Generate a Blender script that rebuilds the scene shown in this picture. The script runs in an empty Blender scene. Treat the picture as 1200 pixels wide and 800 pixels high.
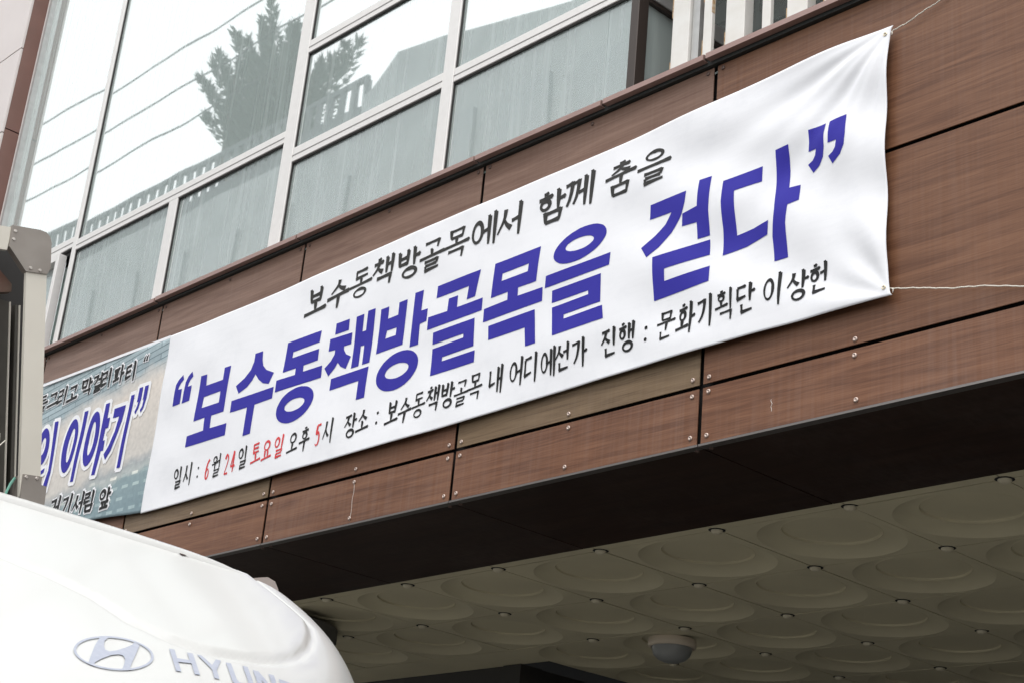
import bpy, bmesh, math, random
from mathutils import Vector, Matrix
random.seed(7)
R = math.radians
scene = bpy.context.scene
COL = scene.collection

# ------------------------------------------------------------------ camera
CAM = Vector((0.0, -3.75, 1.6))
YAW, PIT, ROL = R(-48.61794), R(21.91447), R(5.39840)
cy, sy, cp, sp, cr, sr = math.cos(YAW), math.sin(YAW), math.cos(PIT), math.sin(PIT), math.cos(ROL), math.sin(ROL)
fwd = Vector((sy*cp, cy*cp, sp)); rt0 = Vector((cy, -sy, 0)); up0 = rt0.cross(fwd)
rgt = cr*rt0 + sr*up0; upv = -sr*rt0 + cr*up0
cam_d = bpy.data.cameras.new('camera'); cam = bpy.data.objects.new('camera', cam_d); COL.objects.link(cam)
m = Matrix((rgt, upv, -fwd)).transposed().to_4x4(); m.translation = CAM
cam.matrix_world = m
cam_d.sensor_width = 36; cam_d.lens = 57.606; cam_d.clip_start = 0.05; cam_d.clip_end = 1000
scene.camera = cam

# ------------------------------------------------------------------ overcast sky and soft sun
SUN_EL, SUN_AZ = R(56), R(155)          # azimuth measured from +Y towards +X
w = bpy.data.worlds.new('World'); scene.world = w; w.use_nodes = True
nt = w.node_tree; nt.nodes.clear()
out = nt.nodes.new('ShaderNodeOutputWorld'); bg = nt.nodes.new('ShaderNodeBackground')
sky = nt.nodes.new('ShaderNodeTexSky'); sky.sky_type = 'NISHITA'; sky.sun_disc = False
sky.sun_elevation = SUN_EL; sky.sun_rotation = SUN_AZ; sky.dust_density = 4.0; sky.air_density = 1.0
hs = nt.nodes.new('ShaderNodeHueSaturation'); hs.inputs['Saturation'].default_value = 0.12
mx = nt.nodes.new('ShaderNodeMix'); mx.data_type = 'RGBA'; mx.inputs[0].default_value = 0.72
mx.inputs[7].default_value = (12.3, 12.5, 12.7, 1)
nt.links.new(sky.outputs[0], hs.inputs['Color']); nt.links.new(hs.outputs[0], mx.inputs[6])
nt.links.new(mx.outputs[2], bg.inputs[0]); bg.inputs[1].default_value = 0.15
nt.links.new(bg.outputs[0], out.inputs[0])
sl = bpy.data.lights.new('sun', 'SUN'); sl.energy = 1.2; sl.angle = R(28); sl.color = (1, 0.965, 0.92)
so = bpy.data.objects.new('sun', sl); COL.objects.link(so)
sdir = Vector((math.sin(SUN_AZ)*math.cos(SUN_EL), math.cos(SUN_AZ)*math.cos(SUN_EL), math.sin(SUN_EL)))
so.rotation_euler = sdir.to_track_quat('Z', 'Y').to_euler(); so.location = (0, -6, 12)
vs = scene.view_settings
vs.view_transform = 'Standard'; vs.look = 'None'; vs.gamma = 1; vs.use_curve_mapping = False
vs.exposure = 0.16
scene.cycles.max_bounces = 6; scene.cycles.diffuse_bounces = 4; scene.cycles.glossy_bounces = 3; scene.cycles.transparent_max_bounces = 12

# ------------------------------------------------------------------ materials
MATS = {}
def mat(name, col, rough=0.5, metal=0.0, spec=0.5, coat=0.0, noise=None, bump=None, col2=None):
    """noise=(scale, amount) mottles the colour towards col2; bump=(scale, strength)."""
    if name in MATS: return MATS[name]
    M = bpy.data.materials.new(name); M.use_nodes = True; n = M.node_tree; b = n.nodes['Principled BSDF']
    b.inputs['Base Color'].default_value = (*col, 1); b.inputs['Roughness'].default_value = rough
    b.inputs['Metallic'].default_value = metal; b.inputs['Specular IOR Level'].default_value = spec
    b.inputs['Coat Weight'].default_value = coat; b.inputs['Coat Roughness'].default_value = 0.08
    if noise or bump:
        g = n.nodes.new('ShaderNodeNewGeometry')
    if noise:
        t = n.nodes.new('ShaderNodeTexNoise'); t.inputs['Scale'].default_value = noise[0]; t.inputs['Detail'].default_value = 6
        n.links.new(g.outputs['Position'], t.inputs['Vector'])
        r = n.nodes.new('ShaderNodeMapRange'); r.inputs[1].default_value = 0.35; r.inputs[2].default_value = 0.7
        r.inputs[3].default_value = 0; r.inputs[4].default_value = noise[1]
        n.links.new(t.outputs[0], r.inputs[0])
        x = n.nodes.new('ShaderNodeMix'); x.data_type = 'RGBA'; x.inputs[6].default_value = (*col, 1)
        c2 = col2 or tuple(c*0.5 for c in col); x.inputs[7].default_value = (*c2, 1)
        n.links.new(r.outputs[0], x.inputs[0]); n.links.new(x.outputs[2], b.inputs['Base Color'])
    if bump:
        t2 = n.nodes.new('ShaderNodeTexNoise'); t2.inputs['Scale'].default_value = bump[0]; t2.inputs['Detail'].default_value = 4
        n.links.new(g.outputs['Position'], t2.inputs['Vector'])
        bp = n.nodes.new('ShaderNodeBump'); bp.inputs['Strength'].default_value = bump[1]; bp.inputs['Distance'].default_value = 0.01
        n.links.new(t2.outputs[0], bp.inputs['Height']); n.links.new(bp.outputs[0], b.inputs['Normal'])
    MATS[name] = M
    return M

def wood(name, dark, light, rough=0.42, streak=0.0):
    if name in MATS: return MATS[name]
    M = bpy.data.materials.new(name); M.use_nodes = True; n = M.node_tree; b = n.nodes['Principled BSDF']; L = n.links.new
    g = n.nodes.new('ShaderNodeNewGeometry'); oi = n.nodes.new('ShaderNodeObjectInfo')
    sc = n.nodes.new('ShaderNodeVectorMath'); sc.operation = 'SCALE'; sc.inputs[0].default_value = (37, 13, 91)
    L(oi.outputs['Random'], sc.inputs['Scale'])
    ad = n.nodes.new('ShaderNodeVectorMath'); ad.operation = 'ADD'; L(g.outputs['Position'], ad.inputs[0]); L(sc.outputs[0], ad.inputs[1])
    mp = n.nodes.new('ShaderNodeMapping'); mp.inputs['Scale'].default_value = (1.0, 9, 19); L(ad.outputs[0], mp.inputs[0])
    t = n.nodes.new('ShaderNodeTexNoise'); t.inputs['Scale'].default_value = 1.6; t.inputs['Detail'].default_value = 8; t.inputs['Roughness'].default_value = 0.62; t.inputs['Distortion'].default_value = 0.9
    L(mp.outputs[0], t.inputs['Vector'])
    mp2 = n.nodes.new('ShaderNodeMapping'); mp2.inputs['Scale'].default_value = (6, 60, 230); L(ad.outputs[0], mp2.inputs[0])
    t2 = n.nodes.new('ShaderNodeTexNoise'); t2.inputs['Scale'].default_value = 1.0; t2.inputs['Detail'].default_value = 4; L(mp2.outputs[0], t2.inputs['Vector'])
    a2 = n.nodes.new('ShaderNodeMath'); a2.operation = 'MULTIPLY_ADD'; a2.inputs[1].default_value = 0.55; L(t2.outputs[0], a2.inputs[0]); L(t.outputs[0], a2.inputs[2])
    cr_ = n.nodes.new('ShaderNodeValToRGB'); e = cr_.color_ramp.elements
    e[0].position = 0.60; e[0].color = (*dark, 1); e[1].position = 0.95; e[1].color = (*light, 1)
    L(a2.outputs[0], cr_.inputs[0])
    # pale dust wiped on in thin upright streaks
    mp3 = n.nodes.new('ShaderNodeMapping'); mp3.inputs['Scale'].default_value = (70, 20, 2.2); L(g.outputs['Position'], mp3.inputs[0])
    t3 = n.nodes.new('ShaderNodeTexNoise'); t3.inputs['Scale'].default_value = 1.0; t3.inputs['Detail'].default_value = 3; L(mp3.outputs[0], t3.inputs['Vector'])
    t4 = n.nodes.new('ShaderNodeTexNoise'); t4.inputs['Scale'].default_value = 2.2; L(ad.outputs[0], t4.inputs['Vector'])
    mu = n.nodes.new('ShaderNodeMath'); mu.operation = 'MULTIPLY'; L(t3.outputs[0], mu.inputs[0]); L(t4.outputs[0], mu.inputs[1])
    mr = n.nodes.new('ShaderNodeMapRange'); mr.inputs[1].default_value = 0.2; mr.inputs[2].default_value = 0.48; mr.inputs[3].default_value = 0; mr.inputs[4].default_value = 0.06 + streak
    L(mu.outputs[0], mr.inputs[0])
    mxx = n.nodes.new('ShaderNodeMix'); mxx.data_type = 'RGBA'; mxx.inputs[7].default_value = (0.42, 0.36, 0.33, 1)
    L(mr.outputs[0], mxx.inputs[0]); L(cr_.outputs[0], mxx.inputs[6]); L(mxx.outputs[2], b.inputs['Base Color'])
    b.inputs['Roughness'].default_value = rough; b.inputs['Specular IOR Level'].default_value = 0.32
    bp = n.nodes.new('ShaderNodeBump'); bp.inputs['Strength'].default_value = 0.08; bp.inputs['Distance'].default_value = 0.004
    L(t2.outputs[0], bp.inputs['Height']); L(bp.outputs[0], b.inputs['Normal'])
    MATS[name] = M
    return M

def glass(name, refl=0.43, tint=(0.84, 0.90, 0.885)):
    M = bpy.data.materials.new(name); M.use_nodes = True; n = M.node_tree; L = n.links.new; n.nodes.clear()
    o = n.nodes.new('ShaderNodeOutputMaterial'); mixs = n.nodes.new('ShaderNodeMixShader')
    tr = n.nodes.new('ShaderNodeBsdfTransparent'); tr.inputs[0].default_value = (*tint, 1)
    gl = n.nodes.new('ShaderNodeBsdfGlossy'); gl.inputs['Roughness'].default_value = 0.015; gl.inputs[0].default_value = (0.99, 1.0, 1.0, 1)
    g = n.nodes.new('ShaderNodeNewGeometry'); t = n.nodes.new('ShaderNodeTexNoise'); t.inputs['Scale'].default_value = 1.3; t.inputs['Detail'].default_value = 1
    L(g.outputs['Position'], t.inputs['Vector'])
    bp = n.nodes.new('ShaderNodeBump'); bp.inputs['Strength'].default_value = 0.03; bp.inputs['Distance'].default_value = 0.03
    L(t.outputs[0], bp.inputs['Height']); L(bp.outputs[0], gl.inputs['Normal'])
    # pale haze painted in to brighten the pane, with rain streaks of dirt
    mp = n.nodes.new('ShaderNodeMapping'); mp.inputs['Scale'].default_value = (26, 10, 0.8); L(g.outputs['Position'], mp.inputs[0])
    t2 = n.nodes.new('ShaderNodeTexNoise'); t2.inputs['Scale'].default_value = 1; t2.inputs['Detail'].default_value = 5; L(mp.outputs[0], t2.inputs['Vector'])
    mr = n.nodes.new('ShaderNodeMapRange'); mr.inputs[1].default_value = 0.52; mr.inputs[2].default_value = 0.8; mr.inputs[3].default_value = 0.48; mr.inputs[4].default_value = 0.70
    L(t2.outputs[0], mr.inputs[0])
    df = n.nodes.new('ShaderNodeBsdfDiffuse'); df.inputs[0].default_value = (0.74, 0.825, 0.805, 1)
    m2 = n.nodes.new('ShaderNodeMixShader')
    L(mr.outputs[0], m2.inputs[0]); L(tr.outputs[0], m2.inputs[1]); L(df.outputs[0], m2.inputs[2])
    mixs.inputs[0].default_value = refl
    L(m2.outputs[0], mixs.inputs[1]); L(gl.outputs[0], mixs.inputs[2]); L(mixs.outputs[0], o.inputs[0])
    return M

def blind_mat(name, c1, c2):
    M = bpy.data.materials.new(name); M.use_nodes = True; n = M.node_tree; b = n.nodes['Principled BSDF']; L = n.links.new
    g = n.nodes.new('ShaderNodeNewGeometry')
    wv = n.nodes.new('ShaderNodeTexWave'); wv.bands_direction = 'Z'; wv.inputs['Scale'].default_value = 22; wv.inputs['Distortion'].default_value = 0.6; wv.inputs['Detail'].default_value = 1
    L(g.outputs['Position'], wv.inputs['Vector'])
    mp = n.nodes.new('ShaderNodeMapping'); mp.inputs['Scale'].default_value = (15, 1, 0.3); L(g.outputs['Position'], mp.inputs[0])
    t = n.nodes.new('ShaderNodeTexNoise'); t.inputs['Scale'].default_value = 1; t.inputs['Detail'].default_value = 4; L(mp.outputs[0], t.inputs['Vector'])
    ma = n.nodes.new('ShaderNodeMath'); ma.operation = 'MULTIPLY_ADD'; ma.inputs[1].default_value = 0.22; L(wv.outputs['Fac'], ma.inputs[0]); L(t.outputs[0], ma.inputs[2])
    rp = n.nodes.new('ShaderNodeValToRGB'); e = rp.color_ramp.elements; e[0].position = 0.3; e[0].color = (*c1, 1); e[1].position = 0.85; e[1].color = (*c2, 1)
    L(ma.outputs[0], rp.inputs[0]); L(rp.outputs[0], b.inputs['Base Color']); b.inputs['Roughness'].default_value = 0.8
    return M

def cloth_mat(name):
    M = bpy.data.materials.new(name); M.use_nodes = True; n = M.node_tree; b = n.nodes['Principled BSDF']; L = n.links.new
    g = n.nodes.new('ShaderNodeNewGeometry')
    t = n.nodes.new('ShaderNodeTexNoise'); t.inputs['Scale'].default_value = 9; t.inputs['Detail'].default_value = 8; t.inputs['Roughness'].default_value = 0.7; L(g.outputs['Position'], t.inputs['Vector'])
    mp = n.nodes.new('ShaderNodeMapping'); mp.inputs['Scale'].default_value = (3.0, 1, 16); mp.inputs['Rotation'].default_value = (0, R(-14), 0); L(g.outputs['Position'], mp.inputs[0])
    t2 = n.nodes.new('ShaderNodeTexNoise'); t2.inputs['Scale'].default_value = 1.5; t2.inputs['Detail'].default_value = 5; L(mp.outputs[0], t2.inputs['Vector'])
    rp = n.nodes.new('ShaderNodeValToRGB'); e = rp.color_ramp.elements; e[0].position = 0.25; e[0].color = (0.73, 0.735, 0.765, 1); e[1].position = 0.5; e[1].color = (0.78, 0.782, 0.808, 1)
    L(t.outputs[0], rp.inputs[0]); L(rp.outputs[0], b.inputs['Base Color']); b.inputs['Roughness'].default_value = 0.55
    b.inputs['Sheen Weight'].default_value = 0.15; b.inputs['Specular IOR Level'].default_value = 0.35
    bp = n.nodes.new('ShaderNodeBump'); bp.inputs['Strength'].default_value = 0.12; bp.inputs['Distance'].default_value = 0.008
    L(t2.outputs[0], bp.inputs['Height']); L(bp.outputs[0], b.inputs['Normal'])
    return M

def print_mat(name):
    """A faded photograph printed on cloth: slatted pale-blue top, sandy middle, grey-blue blocks at the foot."""
    M = bpy.data.materials.new(name); M.use_nodes = True; n = M.node_tree; b = n.nodes['Principled BSDF']; L = n.links.new
    g = n.nodes.new('ShaderNodeNewGeometry'); s = n.nodes.new('ShaderNodeSeparateXYZ'); L(g.outputs['Position'], s.inputs[0])
    t = n.nodes.new('ShaderNodeTexNoise'); t.inputs['Scale'].default_value = 6; t.inputs['Detail'].default_value = 9; t.inputs['Roughness'].default_value = 0.7; L(g.outputs['Position'], t.inputs['Vector'])
    ma = n.nodes.new('ShaderNodeMath'); ma.operation = 'MULTIPLY_ADD'; ma.inputs[1].default_value = 0.16; L(t.outputs[0], ma.inputs[0]); L(s.outputs['Z'], ma.inputs[2])
    tx = n.nodes.new('ShaderNodeMath'); tx.operation = 'MULTIPLY_ADD'; tx.inputs[1].default_value = -0.10; L(s.outputs['X'], tx.inputs[0]); L(ma.outputs[0], tx.inputs[2])
    mr = n.nodes.new('ShaderNodeMapRange'); mr.inputs[1].default_value = 3.60+0.74+0.08; mr.inputs[2].default_value = 4.52+0.74+0.08; L(tx.outputs[0], mr.inputs[0])
    rp = n.nodes.new('ShaderNodeValToRGB'); el = rp.color_ramp.elements
    el[0].position = 0.0; el[0].color = (0.22, 0.29, 0.32, 1); el[1].position = 1.0; el[1].color = (0.32, 0.39, 0.41, 1)
    for p, c in ((0.15, (0.25, 0.32, 0.34)), (0.19, (0.46, 0.47, 0.46)), (0.23, (0.36, 0.38, 0.39)), (0.28, (0.58, 0.55, 0.51)), (0.66, (0.66, 0.60, 0.54)), (0.73, (0.54, 0.53, 0.51)), (0.79, (0.29, 0.36, 0.39))):
        e = el.new(p); e.color = (*c, 1)
    L(mr.outputs[0], rp.inputs[0])
    # printed slats in the upper third
    mp = n.nodes.new('ShaderNodeMapping'); mp.inputs['Rotation'].default_value = (R(90), 0, R(0)); L(g.outputs['Position'], mp.inputs[0])
    mp2 = n.nodes.new('ShaderNodeMapping'); mp2.inputs['Rotation'].default_value = (0, 0, R(6)); mp2.inputs['Scale'].default_value = (1, 1, 1); L(mp.outputs[0], mp2.inputs[0])
    bk = n.nodes.new('ShaderNodeTexBrick'); bk.inputs['Scale'].default_value = 4; bk.inputs['Mortar Size'].default_value = 0.012; bk.inputs['Brick Width'].default_value = 1.1; bk.inputs['Row Height'].default_value = 0.13
    bk.inputs['Color1'].default_value = (1, 1, 1, 1); bk.inputs['Color2'].default_value = (1.25, 1.25, 1.25, 1); bk.inputs['Mortar'].default_value = (0.45, 0.5, 0.52, 1)
    L(mp2.outputs[0], bk.inputs['Vector'])
    mk = n.nodes.new('ShaderNodeMapRange'); mk.inputs[1].default_value = 0.72; mk.inputs[2].default_value = 0.8; L(mr.outputs[0], mk.inputs[0])
    mm = n.nodes.new('ShaderNodeMix'); mm.data_type = 'RGBA'; mm.blend_type = 'MULTIPLY'; L(mk.outputs[0], mm.inputs[0]); L(rp.outputs[0], mm.inputs[6]); L(bk.outputs['Color'], mm.inputs[7])
    # printed little blocks of flats at the foot
    b2 = n.nodes.new('ShaderNodeTexBrick'); b2.inputs['Scale'].default_value = 7; b2.offset = 0.3; b2.inputs['Mortar Size'].default_value = 0.16; b2.inputs['Brick Width'].default_value = 0.7; b2.inputs['Row Height'].default_value = 0.42
    b2.inputs['Color1'].default_value = (1.9, 1.8, 1.65, 1); b2.inputs['Color2'].default_value = (1.0, 1.05, 1.05, 1); b2.inputs['Mortar'].default_value = (0.9, 0.95, 0.95, 1)
    L(mp.outputs[0], b2.inputs['Vector'])
    mk2 = n.nodes.new('ShaderNodeMapRange'); mk2.inputs[1].default_value = 0.24; mk2.inputs[2].default_value = 0.2; L(mr.outputs[0], mk2.inputs[0])
    m3 = n.nodes.new('ShaderNodeMix'); m3.data_type = 'RGBA'; m3.blend_type = 'MULTIPLY'; L(mk2.outputs[0], m3.inputs[0]); L(mm.outputs[2], m3.inputs[6]); L(b2.outputs['Color'], m3.inputs[7])
    t5 = n.nodes.new('ShaderNodeTexNoise'); t5.inputs['Scale'].default_value = 40; t5.inputs['Detail'].default_value = 6; L(g.outputs['Position'], t5.inputs['Vector'])
    r5 = n.nodes.new('ShaderNodeMapRange'); r5.inputs[3].default_value = 0.75; r5.inputs[4].default_value = 1.2; L(t5.outputs[0], r5.inputs[0])
    m4 = n.nodes.new('ShaderNodeMix'); m4.data_type = 'RGBA'; m4.blend_type = 'MULTIPLY'; m4.inputs[0].default_value = 1; L(m3.outputs[2], m4.inputs[6]); L(r5.outputs[0], m4.inputs[7])
    L(m4.outputs[2], b.inputs['Base Color']); b.inputs['Roughness'].default_value = 0.6
    return M

# ------------------------------------------------------------------ mesh helpers
def link(name, me, mt, parent=None, loc=None):
    if mt is not None and not me.materials: me.materials.append(mt)
    o = bpy.data.objects.new(name, me); COL.objects.link(o)
    if loc is not None: o.location = loc
    if parent is not None: o.parent = parent
    return o
def empty(name, label, cat, group=None):
    o = bpy.data.objects.new(name, None); COL.objects.link(o); o.empty_display_size = 0.2
    return tag(o, label, cat, group)
def tag(o, label, cat, group=None):
    o['label'] = label; o['category'] = cat
    if group: o['group'] = group
    return o
def from_bm(name, bm, mt, parent=None, smooth=False, loc=None):
    me = bpy.data.meshes.new(name); bmesh.ops.recalc_face_normals(bm, faces=bm.faces); bm.to_mesh(me); bm.free()
    if smooth:
        for p in me.polygons: p.use_smooth = True
    return link(name, me, mt, parent, loc)
def bm_box(bm, x0, x1, y0, y1, z0, z1, bev=0.0):
    r = bmesh.ops.create_cube(bm, size=1)
    vs_ = r['verts']
    for v in vs_:
        v.co = Vector((x0+(v.co.x+.5)*(x1-x0), y0+(v.co.y+.5)*(y1-y0), z0+(v.co.z+.5)*(z1-z0)))
    if bev:
        ed = list({e for v in vs_ for e in v.link_edges})
        bmesh.ops.bevel(bm, geom=ed, offset=bev, segments=1, affect='EDGES')
def box(name, x0, x1, y0, y1, z0, z1, mt, parent=None, bev=0.0):
    bm = bmesh.new(); bm_box(bm, x0, x1, y0, y1, z0, z1, bev); return from_bm(name, bm, mt, parent)
def lathe(bm, prof, seg=24, c=(0, 0, 0)):
    rings = []
    for r, z in prof:
        rings.append([bm.verts.new((c[0]+r*math.cos(2*math.pi*i/seg), c[1]+r*math.sin(2*math.pi*i/seg), c[2]+z)) for i in range(seg)] if r > 1e-6 else [bm.verts.new((c[0], c[1], c[2]+z))])
    for a, b in zip(rings, rings[1:]):
        for i in range(seg):
            j = (i+1) % seg
            if len(a) == 1 and len(b) == 1: continue
            if len(a) == 1: bm.faces.new((a[0], b[i], b[j]))
            elif len(b) == 1: bm.faces.new((a[i], a[j], b[0]))
            else: bm.faces.new((a[i], a[j], b[j], b[i]))
def tube(bm, pts, rad, seg=6, closed=False):
    pts = [Vector(p) for p in pts]; n = len(pts); rings = []
    for i, p in enumerate(pts):
        a = pts[(i-1) % n] if (closed or i > 0) else p
        b = pts[(i+1) % n] if (closed or i < n-1) else p
        t = (b-a).normalized(); ref = Vector((0, 0, 1)) if abs(t.z) < 0.9 else Vector((1, 0, 0))
        u = t.cross(ref).normalized(); v = t.cross(u)
        rr = rad[i] if isinstance(rad, (list, tuple)) else rad
        rings.append([bm.verts.new(p + rr*(math.cos(2*math.pi*k/seg)*u + math.sin(2*math.pi*k/seg)*v)) for k in range(seg)])
    pairs = list(zip(rings, rings[1:])) + ([(rings[-1], rings[0])] if closed else [])
    for a, b in pairs:
        for k in range(seg):
            bm.faces.new((a[k], a[(k+1) % seg], b[(k+1) % seg], b[k]))
    if not closed:
        bm.faces.new(rings[0]); bm.faces.new(list(reversed(rings[-1])))
def prism(bm, poly, axis, a, b):
    """poly of 2-D points extruded along axis ('x': (y,z); 'y': (x,z); 'z': (x,y)) from a to b."""
    def P(q, t): return {'x': (t, q[0], q[1]), 'y': (q[0], t, q[1]), 'z': (q[0], q[1], t)}[axis]
    A = [bm.verts.new(P(q, a)) for q in poly]; B = [bm.verts.new(P(q, b)) for q in poly]
    bm.faces.new(A); bm.faces.new(list(reversed(B)))
    for i in range(len(poly)):
        j = (i+1) % len(poly); bm.faces.new((A[i], B[i], B[j], A[j]))
def noise1(seed):
    rnd = random.Random(seed); ph = [(rnd.uniform(0, 6.28), rnd.uniform(0.6, 1.4)) for _ in range(5)]
    return lambda t: sum(math.sin(t*f*(k+1)+p)/(k+1) for k, (p, f) in enumerate(ph))/2.3

# ------------------------------------------------------------------ ground
asph = mat('asphalt', (0.06, 0.059, 0.057), 0.9, noise=(40, 0.6), bump=(120, 0.4))
conc = mat('concrete_paving', (0.46, 0.44, 0.40), 0.85, noise=(8, 0.4), bump=(60, 0.2))
g = box('road', -150, 150, -150, 150, -0.4, 0, asph); g['kind'] = 'structure'
g = box('pavement', -60, 40, -0.9, 0.3, -0.2, 0.12, conc); g['kind'] = 'structure'
g = box('kerb', -60, 40, -1.05, -0.903, -0.2, 0.13, mat('kerb_stone', (0.33, 0.33, 0.32), 0.8, noise=(20, 0.4)), bev=0.012); g['kind'] = 'structure'
g = box('portico_floor', -60, 40, 0.302, 4.6, -0.2, 0.124, mat('floor_stone', (0.05, 0.05, 0.048), 0.6, noise=(5, 0.4))); g['kind'] = 'structure'

# ------------------------------------------------------------------ the clad building
XJ = [-8.148-1.209, -8.148, -6.939, -5.730, -4.521, -3.312, -2.103, -0.894, 0.315, 1.524, 2.733, 3.942]
Z0, Z1, Z2, Z3 = 3.300, 3.503, 4.127, 4.712
bld = empty('commercial_building', 'shop building with wood-grain cladding, ribbon windows and a coffered portico', 'building')
GAP = 0.0065
W_TOP = [((0.125, 0.080, 0.066), (0.225, 0.160, 0.138))]
wt = {
 'mauve_glare': wood('laminate_mauve_glare', (0.142, 0.077, 0.054), (0.224, 0.136, 0.100), 0.40),  # top-row laminate, colour lightened and greyed to carry glare
 'brown': wood('laminate_brown', (0.108, 0.045, 0.023), (0.190, 0.089, 0.047), 0.44),
 'olive': wood('laminate_olive_brown', (0.115, 0.073, 0.040), (0.200, 0.135, 0.078), 0.44),
 'red':   wood('laminate_red_brown', (0.108, 0.044, 0.023), (0.198, 0.091, 0.049), 0.44, streak=0.02),
}
dark_gap = mat('black_joint', (0.012, 0.011, 0.011), 0.8)
riv_m = mat('rivet_metal', (0.50, 0.40, 0.35), 0.38, 0.75)
rivd_m = mat('rivet_brown_paint', (0.13, 0.085, 0.07), 0.4, 0.3)
bm = bmesh.new(); lathe(bm, [(0.0085, 0), (0.0085, 0.002), (0.0072, 0.0042), (0.0035, 0.0048), (0.0030, 0.0030), (0, 0.0030)], 10)
bmesh.ops.rotate(bm, verts=bm.verts, cent=(0, 0, 0), matrix=Matrix.Rotation(R(90), 3, 'X'))
RIV = bpy.data.meshes.new('rivet'); bmesh.ops.recalc_face_normals(bm, faces=bm.faces); bm.to_mesh(RIV); bm.free(); RIV.materials.append(riv_m)
RIVD = RIV.copy(); RIVD.materials.clear(); RIVD.materials.append(rivd_m)
for p in RIV.polygons: p.use_smooth = True
def rivet(x, z, parent, me=RIV, y=-0.0005):
    o = bpy.data.objects.new('rivet', me); COL.objects.link(o); o.location = (x, y, z); o.parent = parent
    o.rotation_euler.y = random.uniform(0, 3)
TH = 0.005
ROWS = [(Z0, Z1, 'red'), (Z1, Z2, None), (Z2, Z3, 'mauve_glare')]
row1 = ['brown', 'brown', 'olive', 'brown', 'olive'] + ['brown']*6
row2 = ['mauve_glare']*5 + ['brown']*6
row2[4] = 'mauve_glare'
for c in range(len(XJ)-1):
    xa, xb = XJ[c]+0.0085, XJ[c+1]-0.0085
    xm = (xa+xb)/2
    for r_, (za, zb, kind) in enumerate(ROWS):
        k = kind if r_ == 0 else (row1[c] if r_ == 1 else row2[c])
        pn = box('cladding_panel', xa, xb, 0, TH, za+(GAP if r_ else 0.006), zb-GAP, wt[k], bld, bev=0.0008)
        ins = 0.026
        me = RIVD if r_ == 2 else RIV
        zs = [za+0.030, zb-0.026] if r_ == 0 else ([za+0.026, zb-0.03] if r_ == 1 else [za+0.03, zb-0.022])
        for z in zs:
            for x in ((xa+ins,) if (c == 5 and z > 3.6) else (xa+ins, xm+random.uniform(-.004, .004), xb-ins)): rivet(x, z+random.uniform(-.003, .003), pn, me)
box('backing_wall', XJ[0], XJ[-1], 0.03, 0.058, Z0+0.01, 4.70, dark_gap, bld)
for c in range(len(XJ)-1):
    box('edge_trim', XJ[c]+0.002, XJ[c+1]-0.002, -0.0035, 0.028, Z0-0.003, Z0+0.0045, mat('trim_grey', (0.20, 0.18, 0.17), 0.35, 0.6), bld)
# pale scratch lines where paint has run between rivets
sc_m = mat('dried_white_drip', (0.55, 0.5, 0.46), 0.8)
for i, (x, za, zb) in enumerate(((-5.125, 3.318, 3.47), (-3.02, 3.36, 3.4))):
    bm = bmesh.new(); nz = noise1(i)
    tube(bm, [(x+0.004*nz(t*9), -0.0006, za+(zb-za)*t) for t in [k/8 for k in range(9)]], 0.0011, 4)
    from_bm('paint_drip', bm, sc_m, bld)
# coping
cop_m = mat('coping_brown_metal', (0.33, 0.215, 0.19), 0.42, 0.1, noise=(14, 0.35), col2=(0.25, 0.155, 0.135))
cuts = [XJ[0], -8.165, -6.957, -5.748, -4.54, -3.83, -3.33, -2.1, -0.9, 0.315, 1.52, 2.73, 3.942]
cd_m = mat('coping_underside', (0.05, 0.03, 0.026), 0.5)
for a, b in zip(cuts, cuts[1:]):
    dz = random.uniform(-0.002, 0.003)
    zt = 4.742 + 0.0022*(max(a, -8)+8)/6 + dz
    prof = [(-0.045, zt-0.024), (-0.045, zt-0.003), (-0.041, zt), (0.07, zt+0.012), (0.07, zt+0.008), (-0.036, zt-0.0035), (-0.036, zt-0.0215), (-0.018, zt-0.0215), (-0.018, zt-0.024)]
    bm = bmesh.new(); prism(bm, prof, 'x', a+0.006, b-0.006); from_bm('coping', bm, cop_m, bld)
box('coping_shade_strip', XJ[0], XJ[-1], -0.016, 0.029, Z3-0.004, 4.733, mat('gap_shade', (0.03, 0.032, 0.03), 0.6), bld)  # dark solid strip painted in as shade in the gap under the coping

# windows ----------------------------------------------------------
alu = mat('pale_aluminium_frame', (0.74, 0.72, 0.70), 0.42, 0.15, noise=(30, 0.25), col2=(0.6, 0.58, 0.56))
alu2 = mat('grey_aluminium', (0.48, 0.48, 0.47), 0.38, 0.4, noise=(20, 0.3))
gask = mat('black_gasket', (0.02, 0.018, 0.017), 0.6)
glz = glass('window_glass')
ZS, ZT = 4.748, 8.2
YF, YG = 0.060, 0.078
blA = blind_mat('blind_grey_green', (0.42, 0.50, 0.48), (0.84, 0.89, 0.87))
blB = blind_mat('blind_pale_green', (0.74, 0.80, 0.77), (0.86, 0.90, 0.88))
def vbar(x0, x1, z0, z1, gl=True):
    o = box('mullion', x0, x1, YF, YF+0.06, z0, z1, alu, bld, bev=0.002)
    if gl: box('gasket', x1+0.0005, x1+0.005, YF+0.008, YF+0.017, z0, z1, gask, o)
def hbar(x0, x1, z0, z1):
    o = box('transom', x0, x1, YF+0.002, YF+0.058, z0, z1, alu, bld, bev=0.002)
    box('gasket', x0, x1, YF+0.008, YF+0.017, z0-0.008, z0-0.0005, gask, o)
    box('bead_shadow', x0, x1, YF+0.0, YF+0.0018, z0+(z1-z0)*0.40, z0+(z1-z0)*0.40+0.004, mat('bead_shadow_line', (0.3, 0.29, 0.28), 0.5), o)  # thin dark strip painted on as the bead's shadow line
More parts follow.
